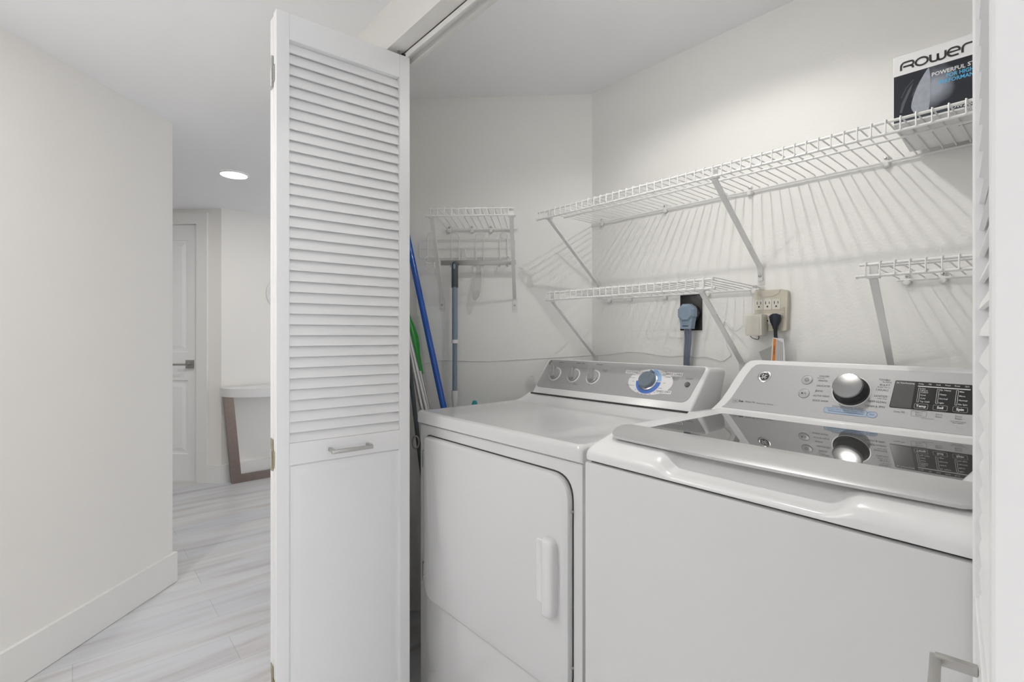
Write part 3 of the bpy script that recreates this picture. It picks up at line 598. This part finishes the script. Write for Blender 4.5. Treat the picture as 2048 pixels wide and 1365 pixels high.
# console housing
UPD = Vector((0, 0.075, 0.123)).normalized(); ND = Vector((0, -0.123, 0.075)).normalized()
DM = frame((0, 0.4855, 0.939), (1, 0, 0), UPD, ND)
def housing(mtx, outline, back_y, parent, name, m, bulge=0.0, inset=0.006):
    c = Vector((sum(p[0] for p in outline)/len(outline), sum(p[1] for p in outline)/len(outline)))
    def off(p, k): v = Vector(p)-c; return c+v*(1-k/max(0.03, v.length))
    r0 = [mtx @ Vector((*off(p, inset), 0)) for p in outline]
    r1 = [mtx @ Vector((*off(p, inset*0.35), -0.002)) for p in outline]
    r2 = [mtx @ Vector((*p, -0.007)) for p in outline]
    rm_ = [Vector((c.x+(v.x-c.x)*(1+bulge), v.y+(back_y-v.y)*0.45, v.z-0.002)) for v in r2]
    r3 = [Vector((c.x+(v.x-c.x)*(1+bulge), back_y-0.008, v.z-0.004)) for v in r2]
    r4 = [Vector((c.x+(v.x-c.x)*0.985, back_y, v.z-0.012)) for v in r2]
    return B().loft([r0, r1, r2, rm_, r3, r4]).make(name, m, parent, angle=40)
o1 = roundpoly([(0.018, -0.008), (0.672, -0.008), (0.697, 0.150), (0.030, 0.150)], [0.004, 0.004, 0.022, 0.022], 6)
housing(DM, o1, 0.655, D, 'console', 'plastic', 0.012)
g1 = roundpoly([(0.026, 0.026), (0.655, 0.026), (0.684, 0.146), (0.044, 0.1445)], [0.018, 0.024, 0.010, 0.010], 6)
B().slab(g1, DM, 0.0, 0.0012).make('fascia', 'greyface', D, smooth=False, label='satin grey control fascia')
Z1 = 0.0014
emblem(D, 0.053, 0.133, 0.0095, DM @ Matrix.Translation((0, 0, 0.001)))
def dial(parent, cx, cy, a):
    k = B(); k.slab(disc(cx, cy, 0.0285, 36), DM, 0.0012, 0.0022); k = k.make('dial_ring', 'plastic', parent)
    b = B(); b.lathe([(0.0235, 0.0022), (0.0225, 0.008), (0.0195, 0.0095), (0.002, 0.0098)], DM @ Matrix.Translation((cx, cy, 0)), 32)
    fm = DM @ Matrix.Translation((cx, cy, 0)) @ Matrix.Rotation(math.radians(a), 4, 'Z')
    base = roundpoly([(-0.007, -0.019), (0.007, -0.019), (0.0045, 0.030), (-0.0045, 0.030)], 0.004, 3); top = [(x*0.6, y*0.92) for x, y in base]
    b.loft([[fm @ Vector((*p, 0.004)) for p in base], [fm @ Vector((*p, 0.017)) for p in base], [fm @ Vector((*p, 0.021)) for p in top]])
    b.make('dial_knob', 'knobgrey', parent, label='smoky grey dial knob')
for cx, a in ((0.101, 22), (0.1935, 22), (0.284, 22)): dial(D, cx, 0.0845, a)
b = B(); b.slab(disc(0.5135, 0.0835, 0.080, 56, 0.0450), DM, 0.0012, 0.0018)
B_ = b.make('dial_plate', 'plastic', D, label='white oval dial plate')
for xa, ya, wd in ((0.4365, 0.1135, 0.050), (0.5885, 0.1155, 0.056), (0.5700, 0.0535, 0.056)):
    B().slab(rrect(xa-wd/2, xa+wd/2, ya-0.0058, ya+0.0058, 0.0015, 2), DM, 0.0014, 0.0024).make('white_tag', 'plastic', D, smooth=False)
b = B(); 
def ann(b, cx, cy, r0, r1, a0, a1, mtx, z, n=24):
    for q in range(n):
        t0, t1 = math.radians(a0+(a1-a0)*q/n), math.radians(a0+(a1-a0)*(q+1)/n)
        b.bm.faces.new([b.bm.verts.new(mtx @ Vector((cx+r*math.cos(t), cy+r*math.sin(t), z))) for r, t in ((r0, t0), (r1, t0), (r1, t1), (r0, t1))])
ann(b, 0.508, 0.086, 0.030, 0.0445, 182, 358, DM, 0.0022); b.make('dark_blue_band', 'dialblue', D, smooth=False)
b = B(); ann(b, 0.508, 0.086, 0.030, 0.0445, 3, 82, DM, 0.0022); b.make('light_blue_band', 'diallight', D, smooth=False)
b = B(); km = DM @ Matrix.Translation((0.506, 0.0865, 0)); b.lathe([(0.0325, 0.0020), (0.0325, 0.004), (0.029, 0.006)], km, 40); kk = b.make('timer_knob', 'chrome', D, label='slate blue timer knob with chrome edge')
b = B(); b.lathe([(0.0290, 0.004), (0.0280, 0.015), (0.0255, 0.0185), (0.010, 0.019), (0.001, 0.019)], km, 40)
b.slab(roundpoly([(-0.005, 0.008), (0.005, 0.008), (0.0035, 0.034), (-0.0035, 0.034)], 0.003, 3), km @ Matrix.Rotation(math.radians(-22), 4, 'Z'), 0.004, 0.0195)
b.make('knob_cap', 'knobblue', kk)
B().lathe([(0.0085, 0.0012), (0.0080, 0.004), (0.0065, 0.0052), (0.0045, 0.0044), (0.001, 0.0040)], DM @ Matrix.Translation((0.641, 0.0848, 0)), 24).make('start_button', 'button', D, label='dark grey start button')
b = B(); Tt = lambda s, x, y, h, al='CENTER', sx=1.1, bd=0.0: b.text(s, x, y, h, DM, al, sx, Z1, bd)
Tt('SIGNAL', 0.110, 0.1355, 0.0042, bd=0.02); Tt('FABRIC CARE', 0.2035, 0.1355, 0.0042, bd=0.02); Tt('OPTIONS', 0.2915, 0.1345, 0.0042, bd=0.02)
Tt('OFF', 0.080, 0.1165, 0.003); Tt('LOUD', 0.110, 0.124, 0.0028); Tt('SOFT', 0.130, 0.114, 0.0028); Tt('HIGH', 0.165, 0.118, 0.003); Tt('DELICATE', 0.182, 0.118, 0.0028); Tt('EXTRA LOW', 0.230, 0.1155, 0.0028)
Tt('LOW', 0.158, 0.0515, 0.0028); Tt('MEDIUM', 0.2165, 0.0505, 0.0034); Tt('OFF', 0.272, 0.1165, 0.003); Tt('EXTENDED', 0.3245, 0.1140, 0.003); Tt('TUMBLE', 0.3245, 0.1095, 0.003)
Tt('START', 0.643, 0.1035, 0.0052, bd=0.01); Tt('REDUCES', 0.597, 0.1045, 0.0032); Tt('WRINKLES', 0.597, 0.1000, 0.0032); Tt('GENTLY', 0.597, 0.0955, 0.0032)
b.make('panel_lettering', 'ink', D, smooth=False, label='small grey lettering')
b = B(); Tt = lambda s, x, y, h, al='CENTER', sx=1.1, bd=0.0: b.text(s, x, y, h, DM, al, sx, 0.0027, bd)
Tt('COTTONS', 0.4370, 0.1135, 0.0058); Tt('EASY CARE', 0.5885, 0.1155, 0.0068); Tt('TIMED DRY', 0.5700, 0.0535, 0.0070, sx=1.0)
for s, x, y in (('MORE DRY', 0.552, 0.1205), ('LESS DRY', 0.560, 0.1145), ('DAMP', 0.556, 0.1095), ('NORMAL', 0.572, 0.1045), ('MORE DRY', 0.470, 0.1155), ('LESS DRY', 0.461, 0.1095), ('DRY', 0.450, 0.1035), ('DAMP DRY', 0.446, 0.0935), ('OFF', 0.453, 0.0805), ('DEWRINKLE 20', 0.447, 0.066), ('80 MIN', 0.5565, 0.0645), ('OFF', 0.566, 0.0825), ('OFF', 0.528, 0.1225)):
    Tt(s, x, y, 0.0028)
for i, s in enumerate(('20', '30', '40', '50', '60', '70')):
    a = math.radians(225+i*17); Tt(s, 0.508+0.052*math.cos(a), 0.086+0.046*math.sin(a)*1.05, 0.0032)
b.make('dial_lettering', 'inkdark', D, smooth=False, label='black lettering on the white oval')
B().box(0.020, 0.668, 0.4775, 0.490, 0.9365, 0.9402).make('console_seam', 'shadowgap', D, smooth=False)
# door
def rpt(pts, y): return [(x, y, z) for x, z in pts]
def insetpts(pts, k):
    cx = sum(p[0] for p in pts)/len(pts); cz = sum(p[1] for p in pts)/len(pts)
    return [(x-math.copysign(min(k, abs(x-cx)), x-cx), z-math.copysign(min(k, abs(z-cz)), z-cz)) for x, z in pts]
do = roundpoly([(0.046, 0.338), (0.657, 0.338), (0.657, 0.842), (0.046, 0.842)], [0.055, 0.055, 0.060, 0.020], 8)
og = [(x+math.copysign(0.0034, x-0.35), z+math.copysign(0.0034, z-0.59)) for x, z in do]
B().loft([rpt(og, 0.0048), rpt(og, 0.0034)]).make('door_gap_shade', 'shadowgap', D, smooth=False)  # dark ring painted for the shade in the gap around the door
dd = B().loft([rpt(do, 0.004), rpt(do, -0.006), rpt(insetpts(do, 0.002), -0.010), rpt(insetpts(do, 0.006), -0.012)]).make('door', 'enamel', D, angle=30)
hd = B(); hp = roundpoly([(0.590, 0.512), (0.626, 0.512), (0.626, 0.694), (0.590, 0.694)], [0.006, 0.022, 0.022, 0.006], 6)
hd.loft([rpt(hp, -0.0115), rpt(hp, -0.026), rpt(insetpts(hp, 0.003), -0.031), rpt(insetpts(hp, 0.008), -0.0335)])
hd.make('handle', 'plastic', dd, angle=50, label='white moulded pull handle')
b = B(); hr = roundpoly([(0.555, 0.528), (0.590, 0.528), (0.590, 0.680), (0.555, 0.680)], [0.010, 0.002, 0.002, 0.010], 4)
b.loft([rpt(hr, -0.0119), rpt(insetpts(hr, 0.003), -0.0140), rpt(insetpts(hr, 0.006), -0.0126)]); b.make('finger_recess', 'plastic', dd, angle=50)
for z in (0.766, 0.411):
    h = B(); h.box(0.026, 0.040, -0.004, 0.0045, z-0.027, z+0.027, 0.001)
    for q in range(3): h.tube([(0.0395, -0.0045, z-0.026+q*0.018), (0.0395, -0.0045, z-0.0095+q*0.018)], 0.0042, 10)
    h.make('door_hinge', 'steel', D, label='small chrome door hinge')
for z in (0.764, 0.4145): B().lathe([(0.0035, 0), (0.003, 0.0015), (0.0006, 0.002)], frame((0.6605, -0.001, z), (0, 0, 1), (0, -1, 0), (1, 0, 0)), 12).make('door_screw', 'steel', D)
B().box(0.004, DW-0.004, 0.02, DD-0.02, 0.0, 0.03).make('plinth', 'darkgrey', D)

# ------------------------------------------------------------ WASHER
WW = 0.662
W = thing('washer', 'white top loading washer with dark glass lid and silver console, right of the dryer', 'washer', (-0.683, 0.80, 0), math.radians(-2.2))
B().box(0, WW, 0.002, 0.69, 0.02, 0.8965, 0.005, seg=2).make('cabinet', 'enamel', W)
B().box(0.01, WW-0.01, 0.012, 0.67, 0.8955, 0.902).make('seam', 'shadowgap', W)
pn = [(0.004, 0.9005), (0.0, 0.902), (-0.001, 0.912), (0.002, 0.922), (0.009, 0.9290), (0.018, 0.9345), (0.030, 0.9385), (0.048, 0.9430), (0.070, 0.9500), (0.095, 0.9575), (0.14, 0.9615), (0.30, 0.9620), (0.47, 0.9620), (0.62, 0.962), (0.692, 0.962), (0.694, 0.9005)]
ps = [(0.004, 0.9005), (0.0, 0.902), (0.0, 0.907), (0.0045, 0.9105), (0.013, 0.9122), (0.024, 0.9155), (0.036, 0.9210), (0.048, 0.9285), (0.062, 0.9400), (0.082, 0.9545)] + pn[10:]
def sm(a, b_, x): t = max(0, min(1, (x-a)/(b_-a))); return t*t*(3-2*t)
xs = [0, 0.0008, 0.003, 0.007, 0.013, 0.02, 0.03, 0.05] + [0.08+0.01*i for i in range(50)] + [WW-q for q in (0.05, 0.03, 0.02, 0.013, 0.007, 0.003, 0.0008, 0)]
rings = []
for x in xs:
    k = sm(0.165, 0.205, x)*(1-sm(0.445, 0.485, x)); e = min(x, WW-x); f = 1-min(1, e/0.022); dz = -0.024*(1-math.sqrt(max(0, 1-f*f))); dyy = 0.010*(1-math.sqrt(max(0, 1-f*f)))
    ring = []
    for (y, z), (y2, z2) in zip(pn, ps):
        yy, zz = y*(1-k)+y2*k, z*(1-k)+z2*k
        hgt = max(0, min(1, (zz-0.9005)/0.06)); ring.append((x, yy+(dyy if yy < 0.2 else 0), zz+dz*hgt))
    rings.append(ring)
B().loft(rings).make('top_cover', 'plastic', W, angle=60)
# lid
b = B(); b.slab(roundpoly([(0.040, 0.085), (0.612, 0.085), (0.612, 0.438), (0.040, 0.438)], 0.012), I4, 0.9595, 0.9648)
lid = b.make('lid', 'plastic', W, angle=30)
B().slab(roundpoly([(0.080, 0.104), (0.574, 0.104), (0.574, 0.414), (0.080, 0.414)], 0.004, 3), I4, 0.9640, 0.9654).make('lid_glass', 'glass', lid, smooth=False, label='dark mirror-like glass window')
zs = lambda y: 0.9672 - 0.0150*max(0, (0.105-y)/0.07)**1.7
tops = []; bots = []; nv = 8
XA, XB = 0.028, 0.612
ts = [0, .004, .012, .025, .045, .08, .15, .3, .45, .6, .75, .88, .92, .955, .975, .988, .996, 1]
for q in ts:
    x = XA+(XB-XA)*q; e = min(x-XA, XB-x); f = 1-min(1, e/0.030); yf = 0.037+0.030*(1-math.sqrt(max(0, 1-f*f))) - 0.004*math.sin(PI*q)
    yr = 0.106-0.012*(1-math.sqrt(max(0, 1-(1-min(1, e/0.012))**2)))
    ys = [yf+(yr-yf)*v/nv for v in range(nv+1)]
    tops.append([(x, y+(0.0 if i else 0.001), zs(y)-(0.0012 if i == 0 else 0)) for i, y in enumerate(ys)] + [(x, y+(0.003 if i == 0 else 0), zs(y)-(0.0085 if i else 0.0062)) for i, y in reversed(list(enumerate(ys)))])
B().loft(tops).make('lid_handle_strip', 'silver', lid, angle=50, label='sparkling silver front lip')
# console
yb, zb0, yt, zt0 = 0.51, 0.965, 0.585, 1.09
UPW = Vector((0, yt-yb, zt0-zb0)).normalized(); NW = Vector((0, -(zt0-zb0), yt-yb)).normalized()
CM = frame((0, yb, zb0), (1, 0, 0), UPW, NW)
half = [(-0.004, -0.010), (0.004, 0.002), (0.016, 0.022), (0.026, 0.050), (0.036, 0.085), (0.047, 0.118), (0.056, 0.137), (0.066, 0.146), (0.082, 0.1495)]
ol = half + [(0.2, 0.1500), (WW-0.2, 0.1500)] + [(WW-x, y) for x, y in reversed(half)] + [(WW-0.2, -0.010), (0.2, -0.010)]
housing(CM, ol, 0.688, W, 'console', 'plastic', 0.0, 0.005)
gh = [(0.0265, 0.0015), (0.034, 0.008), (0.046, 0.030), (0.058, 0.065), (0.069, 0.100), (0.078, 0.122), (0.087, 0.1325), (0.098, 0.1355)]
gl = gh + [(WW-x, y) for x, y in reversed(gh)]
B().slab(gl, CM, 0.0, 0.0012).make('fascia', 'greyface', W, smooth=False, label='silver grey control fascia')
emblem(W, 0.1165, 0.0995, 0.0160, CM @ Matrix.Translation((0, 0, 0.001)))
for cx, cy, nm in ((0.2195, 0.0975, 'power_button'), (0.2195, 0.0605, 'start_pause_button')):
    pb = B().lathe([(0.0118, 0.0012), (0.0115, 0.0022), (0.0100, 0.0025), (0.001, 0.0025)], CM @ Matrix.Translation((cx, cy, 0)), 32).make(nm, 'buttongrey', W)
    b = B()
    if nm[0] == 'p':
        b.stroke(circ(cx, cy-0.0004, 0.0038, 125, 415, 16), 0.0007, CM, 0.0034); b.stroke([(cx, cy+0.001), (cx, cy+0.0052)], 0.0007, CM, 0.0034)
    else:
        b.flat([(cx-0.005, cy-0.0025), (cx-0.0005, cy), (cx-0.005, cy+0.0025)], CM, 0.0034)
        for dx in (0.002, 0.0042): b.stroke([(cx+dx, cy-0.002), (cx+dx, cy+0.002)], 0.0006, CM, 0.0034)
    b.stroke(circ(cx, cy, 0.0119, 0, 360, 32), 0.0005, CM, 0.0026)
    b.make('button_symbol', 'inkdark', pb, smooth=False)
b = B(); b.stroke(circ(0.3155, 0.0765, 0.0375, 0, 360, 48), 0.0022, CM, 0.0016); b.make('dial_circle', 'plastic', W, smooth=False)
km = CM @ Matrix.Translation((0.3155, 0.0765, 0)) 
kb = B().lathe([(0.0365, 0.0012), (0.0360, 0.0040), (0.0335, 0.0050), (0.0325, 0.0065), (0.0295, 0.024), (0.028, 0.0265)], km, 48).make('cycle_knob', 'black', W, label='black cycle knob with chrome cap')
B().lathe([(0.0290, 0.0240), (0.0300, 0.0265), (0.0298, 0.0295), (0.0285, 0.0315), (0.0265, 0.0318), (0.001, 0.0322)], km, 48).make('knob_cap', 'capmetal', kb)
b = B(); Tw = lambda s, x, y, h=0.0048, al='CENTER', sx=1.35, bd=0.0: b.text(s, x, y, h, CM, al, sx, 0.0016, bd)
for s, x, y, wd in (('COLORS', 0.2447, 0.1099, 0.0210), ('WHITES', 0.2440, 0.0976, 0.0203), ('DELICATES', 0.2429, 0.0840, 0.0286), ('JEANS', 0.2427, 0.0701, 0.0162), ('ACTIVE WEAR', 0.2409, 0.0575, 0.0340), ('QUICK WASH', 0.2409, 0.0450, 0.0325),
        ('TOWELS', 0.3640, 0.1097, 0.0212), ('BULKY', 0.3676, 0.0970, 0.0183), ('CASUALS', 0.3619, 0.0846, 0.0229), ('SANITIZE', 0.3604, 0.0690, 0.0242), ('DEEP CLEAN', 0.3512, 0.0550, 0.0330), ('DRAIN & SPIN', 0.3476, 0.0435, 0.0353)):
    b.text(s, x, y, 0.0045, CM, 'LEFT', 1, 0.0016, 0, fit=wd)
for s, x, y in (('Normal', 0.2490, 0.1045), ('Bedding', 0.380, 0.1045), ('Bulky Items', 0.376, 0.0915), ('with Oxi', 0.376, 0.0635)): Tw(s, x, y, 0.0026)
Tw('Deep Fill', 0.4095, 0.0365, 0.0038, sx=0.95)
for s_, x in (('Warm', 0.4425), ('Extra', 0.4745), ('Deep', 0.5045)): Tw(s_, x, 0.0388, 0.0036, sx=0.95); Tw('Rinse', x, 0.0338, 0.0036, sx=0.95)
Tw('Control Lock', 0.4580, 0.0275, 0.0024, sx=1.0); Tw('Spray when soaking', 0.5045, 0.0275, 0.0024, sx=0.85); Tw('fabric softener', 0.5045, 0.0243, 0.0024, sx=0.85)
b.stroke([(0.4560-0.026, 0.0440), (0.4425+0.0125, 0.0440)], 0.0003, CM, 0.0015)
rr = rrect(0.4300, 0.4550, 0.0300, 0.0425, 0.002, 3); b.stroke(rr+[rr[0]], 0.0005, CM, 0.0015)
Tw('Deep Fill', 0.098, 0.0235, 0.0036, bd=0.02); Tw('Stainless Wash', 0.135, 0.0225, 0.0036)
rr = rrect(0.052, 0.066, 0.017, 0.027, 0.001, 2); b.stroke(rr+[rr[0]], 0.0005, CM, 0.0015); Tw('HE', 0.059, 0.022, 0.004)
Tw('he', 0.0745, 0.0235, 0.0060, bd=0.06)
b.make('panel_lettering', 'ink', W, smooth=False, label='small grey lettering')
b = B(); b.slab(rrect(0.2690, 0.3710, 0.0165, 0.0310, 0.0055, 4), CM, 0.0010, 0.0015); sg = b.make('stain_guide_strip', 'iceblue', W, smooth=False, label='pale blue stain removal strip')
b = B(); b.text('STAIN REMOVAL GUIDE', 0.2840, 0.0345, 0.0042, CM, 'LEFT', 1.2, 0.0016, fit=0.0609)
for q, s in enumerate(('Tomato', 'Wine', 'Blood', 'Grass', 'Dirt')): b.text(s, 0.2830+0.0155*q, 0.0268, 0.0028, CM, 'CENTER', 1.2, 0.0018)
b.stroke([(0.278, 0.0220), (0.348, 0.0220)], 0.0013, CM, 0.0018); b.stroke(circ(0.3635, 0.0235, 0.0095, 0, 360, 24, 0.0072), 0.0006, CM, 0.0018); b.text('Stain', 0.3635, 0.0235, 0.003, CM, 'CENTER', 1.2, 0.0018)
rr = rrect(0.2690, 0.3540, 0.0165, 0.0310, 0.0055, 4); b.stroke(rr+[rr[0]], 0.0005, CM, 0.0018)
b.make('guide_lettering', 'inkblue', sg, smooth=False)
b = B(); b.slab(roundpoly([(0.391, 0.0450), (0.5245, 0.0450), (0.5215, 0.1095), (0.3945, 0.1105)], 0.003, 3), CM, 0.0010, 0.0017); ds = b.make('display', 'display', W, smooth=False, label='black control display')
b = B(); b.slab([(0.3925, 0.0465), (0.4285, 0.0465), (0.4295, 0.1085), (0.3955, 0.1090)], CM, 0.0016, 0.0020); b.make('time_window', 'display_grey', ds, smooth=False)
b = B(); Td = lambda s, x, y, h=0.0042, al='LEFT', sx=1.3, bd=0.0: b.text(s, x, y, h, CM, al, sx, 0.0023, bd)
b.text('Est. Time Remaining', 0.3975, 0.1045, 0.0030, CM, 'LEFT', 1, 0.0023, 0.02, fit=0.0305)
for s, x in (('Delay', 0.4350), ('Fill', 0.4520), ('Soak', 0.4640), ('Wash', 0.4780), ('Rinse', 0.4930), ('Spin', 0.5090)): Td(s, x, 0.1050, 0.0032, sx=0.85)
b.stroke([(0.4345, 0.0995), (0.5175, 0.0985)], 0.0020, CM, 0.0022)
for x, L_ in ((0.4385, (('Hot', 0.094), ('Warm', 0.0895), ('Colors', 0.0855), ('Cool', 0.0790), ('Cold', 0.0715), ('Tap Cold', 0.0645))), (0.4690, (('Ex. Heavy', 0.0935), ('Heavy', 0.0835), ('Normal', 0.0740), ('Light', 0.0645))), (0.4990, (('Max', 0.0925), ('More', 0.0830), ('Normal', 0.0735), ('No Spin', 0.0645)))):
    rr = rrect(x-0.0022, x+0.0008, 0.0625, 0.0955, 0.001, 2); b.stroke(rr+[rr[0]], 0.0006, CM, 0.0022)
    for s, y in L_: Td(s, x+0.0025, y, 0.0033, sx=0.9, bd=0.01)
for s, x in (('Temp', 0.4445), ('Soil', 0.4750), ('Spin', 0.5055)):
    Td(s, x, 0.0535, 0.0052, 'CENTER', 0.95, 0.04)
b.make('display_lettering', 'inkwhite', ds, smooth=False)
b = B()
for x in (0.4445, 0.4750, 0.5055):
    rr = rrect(x-0.0110, x+0.0110, 0.0480, 0.0590, 0.002, 3); b.stroke(rr+[rr[0]], 0.0005, CM, 0.0022)
b.make('button_outline', 'film', ds, smooth=False)
B().box(0.004, WW-0.004, 0.02, 0.66, 0.0, 0.03).make('plinth', 'darkgrey', W)

# ------------------------------------------------------------ hall: console table, lights
t = thing('console_table', 'white half round console table on brown steel legs against the side wall', 'table', (KX+0.016, 1.46, 0))
b = B(); n = 28; pts = [(0.0, -0.60)] + [(0.34*math.sin(PI*q/n)**0.8, -0.60*math.cos(PI*q/n)) for q in range(1, n)] + [(0.0, 0.60)]
b.slab(pts, I4, 0.683, 0.748); b.make('table_top', 'plastic', t, angle=30)
fx0, fx1 = 0.030, 0.042
b = B()
b.poly_prism([(fx0, -0.585, 0.683), (fx0, -0.52, 0.683), (fx0, -0.465, 0.055), (fx0, -0.530, 0.0)], (0, 0, 0), (0.045, 0, 0)); b.make('leg', 'bronze', t, smooth=False)
b = B(); b.poly_prism([(fx0, 0.585, 0.683), (fx0, 0.52, 0.683), (fx0, 0.465, 0.055), (fx0, 0.530, 0.0)], (0, 0, 0), (0.045, 0, 0)); b.make('leg', 'bronze', t, smooth=False)
b = B(); b.poly_prism([(fx0, -0.530, 0), (fx0, 0.530, 0), (fx0, 0.465, 0.055), (fx0, -0.465, 0.055)], (0, 0, 0), (0.045, 0, 0)); b.make('foot_rail', 'bronze', t, smooth=False)
t = thing('wall_ornament', 'pale round ornament on the hall side wall above the console table', 'ornament', (KX, 1.345, 1.50))
B().lathe([(0.145, 0.001), (0.145, 0.012), (0.135, 0.018), (0.12, 0.010), (0.002, 0.008)], frame((0, 0, 0), (0, 1, 0), (0, 0, 1), (1, 0, 0)), 40).make('disc', 'card', t)
def ceiling_light(x, y, power, label, drop=0.006, r=0.076, er=None):
    t = thing('ceiling_light', label, 'ceiling light', (x, y, CEIL), 0)
    B().lathe([(r+0.006, -0.0005), (r+0.004, -drop), (r-0.002, -drop-0.0005), (r-0.004, -0.0015)], I4, 40, cap=False).make('trim_ring', 'trim', t)
    if er:
        bm = Matrix.Translation((-0.040, -0.015, -0.060)); B().lathe([(0.004, -0.025), (0.016, -0.020), (0.024, -0.007), (0.0245, 0.004), (0.018, 0.018), (0.012, 0.030), (0.0115, 0.045)], bm, 24).make('fill_bulb', 'fillglow', t)  # added glowing fill, unseen, to lift the closet ceiling
        B().lathe([(0.013, 0.028), (0.013, 0.0595)], bm, 20).make('fill_bulb_socket', 'trim', t)  # holder for the added fill bulb
    B().lathe([(r-0.004, -0.0020), (0.001, -0.0022)], I4, 40).make('lens', 'lamp', t)
    lamp('ceiling_lamp', (x, y, CEIL-0.0045), power, (er or r-0.008)*2, spread=math.radians(168) if er else PI)
lab = ['round glowing recessed light in the hall ceiling, beyond the folded door', 'added hall ceiling fill light to the left of the viewer, out of view', 'added hall ceiling fill light behind the viewer, out of view', 'added hall ceiling fill light to the right of the viewer, out of view', 'added passage fill light hidden behind the left hall wall']
for (x, y, p), l in zip(LAMPS, lab): ceiling_light(x, y, p, l)
ceiling_light(*CLOSET_LAMP, 'closet ceiling light above the machines, just outside the photo', drop=0.030, r=0.070, er=0.020)
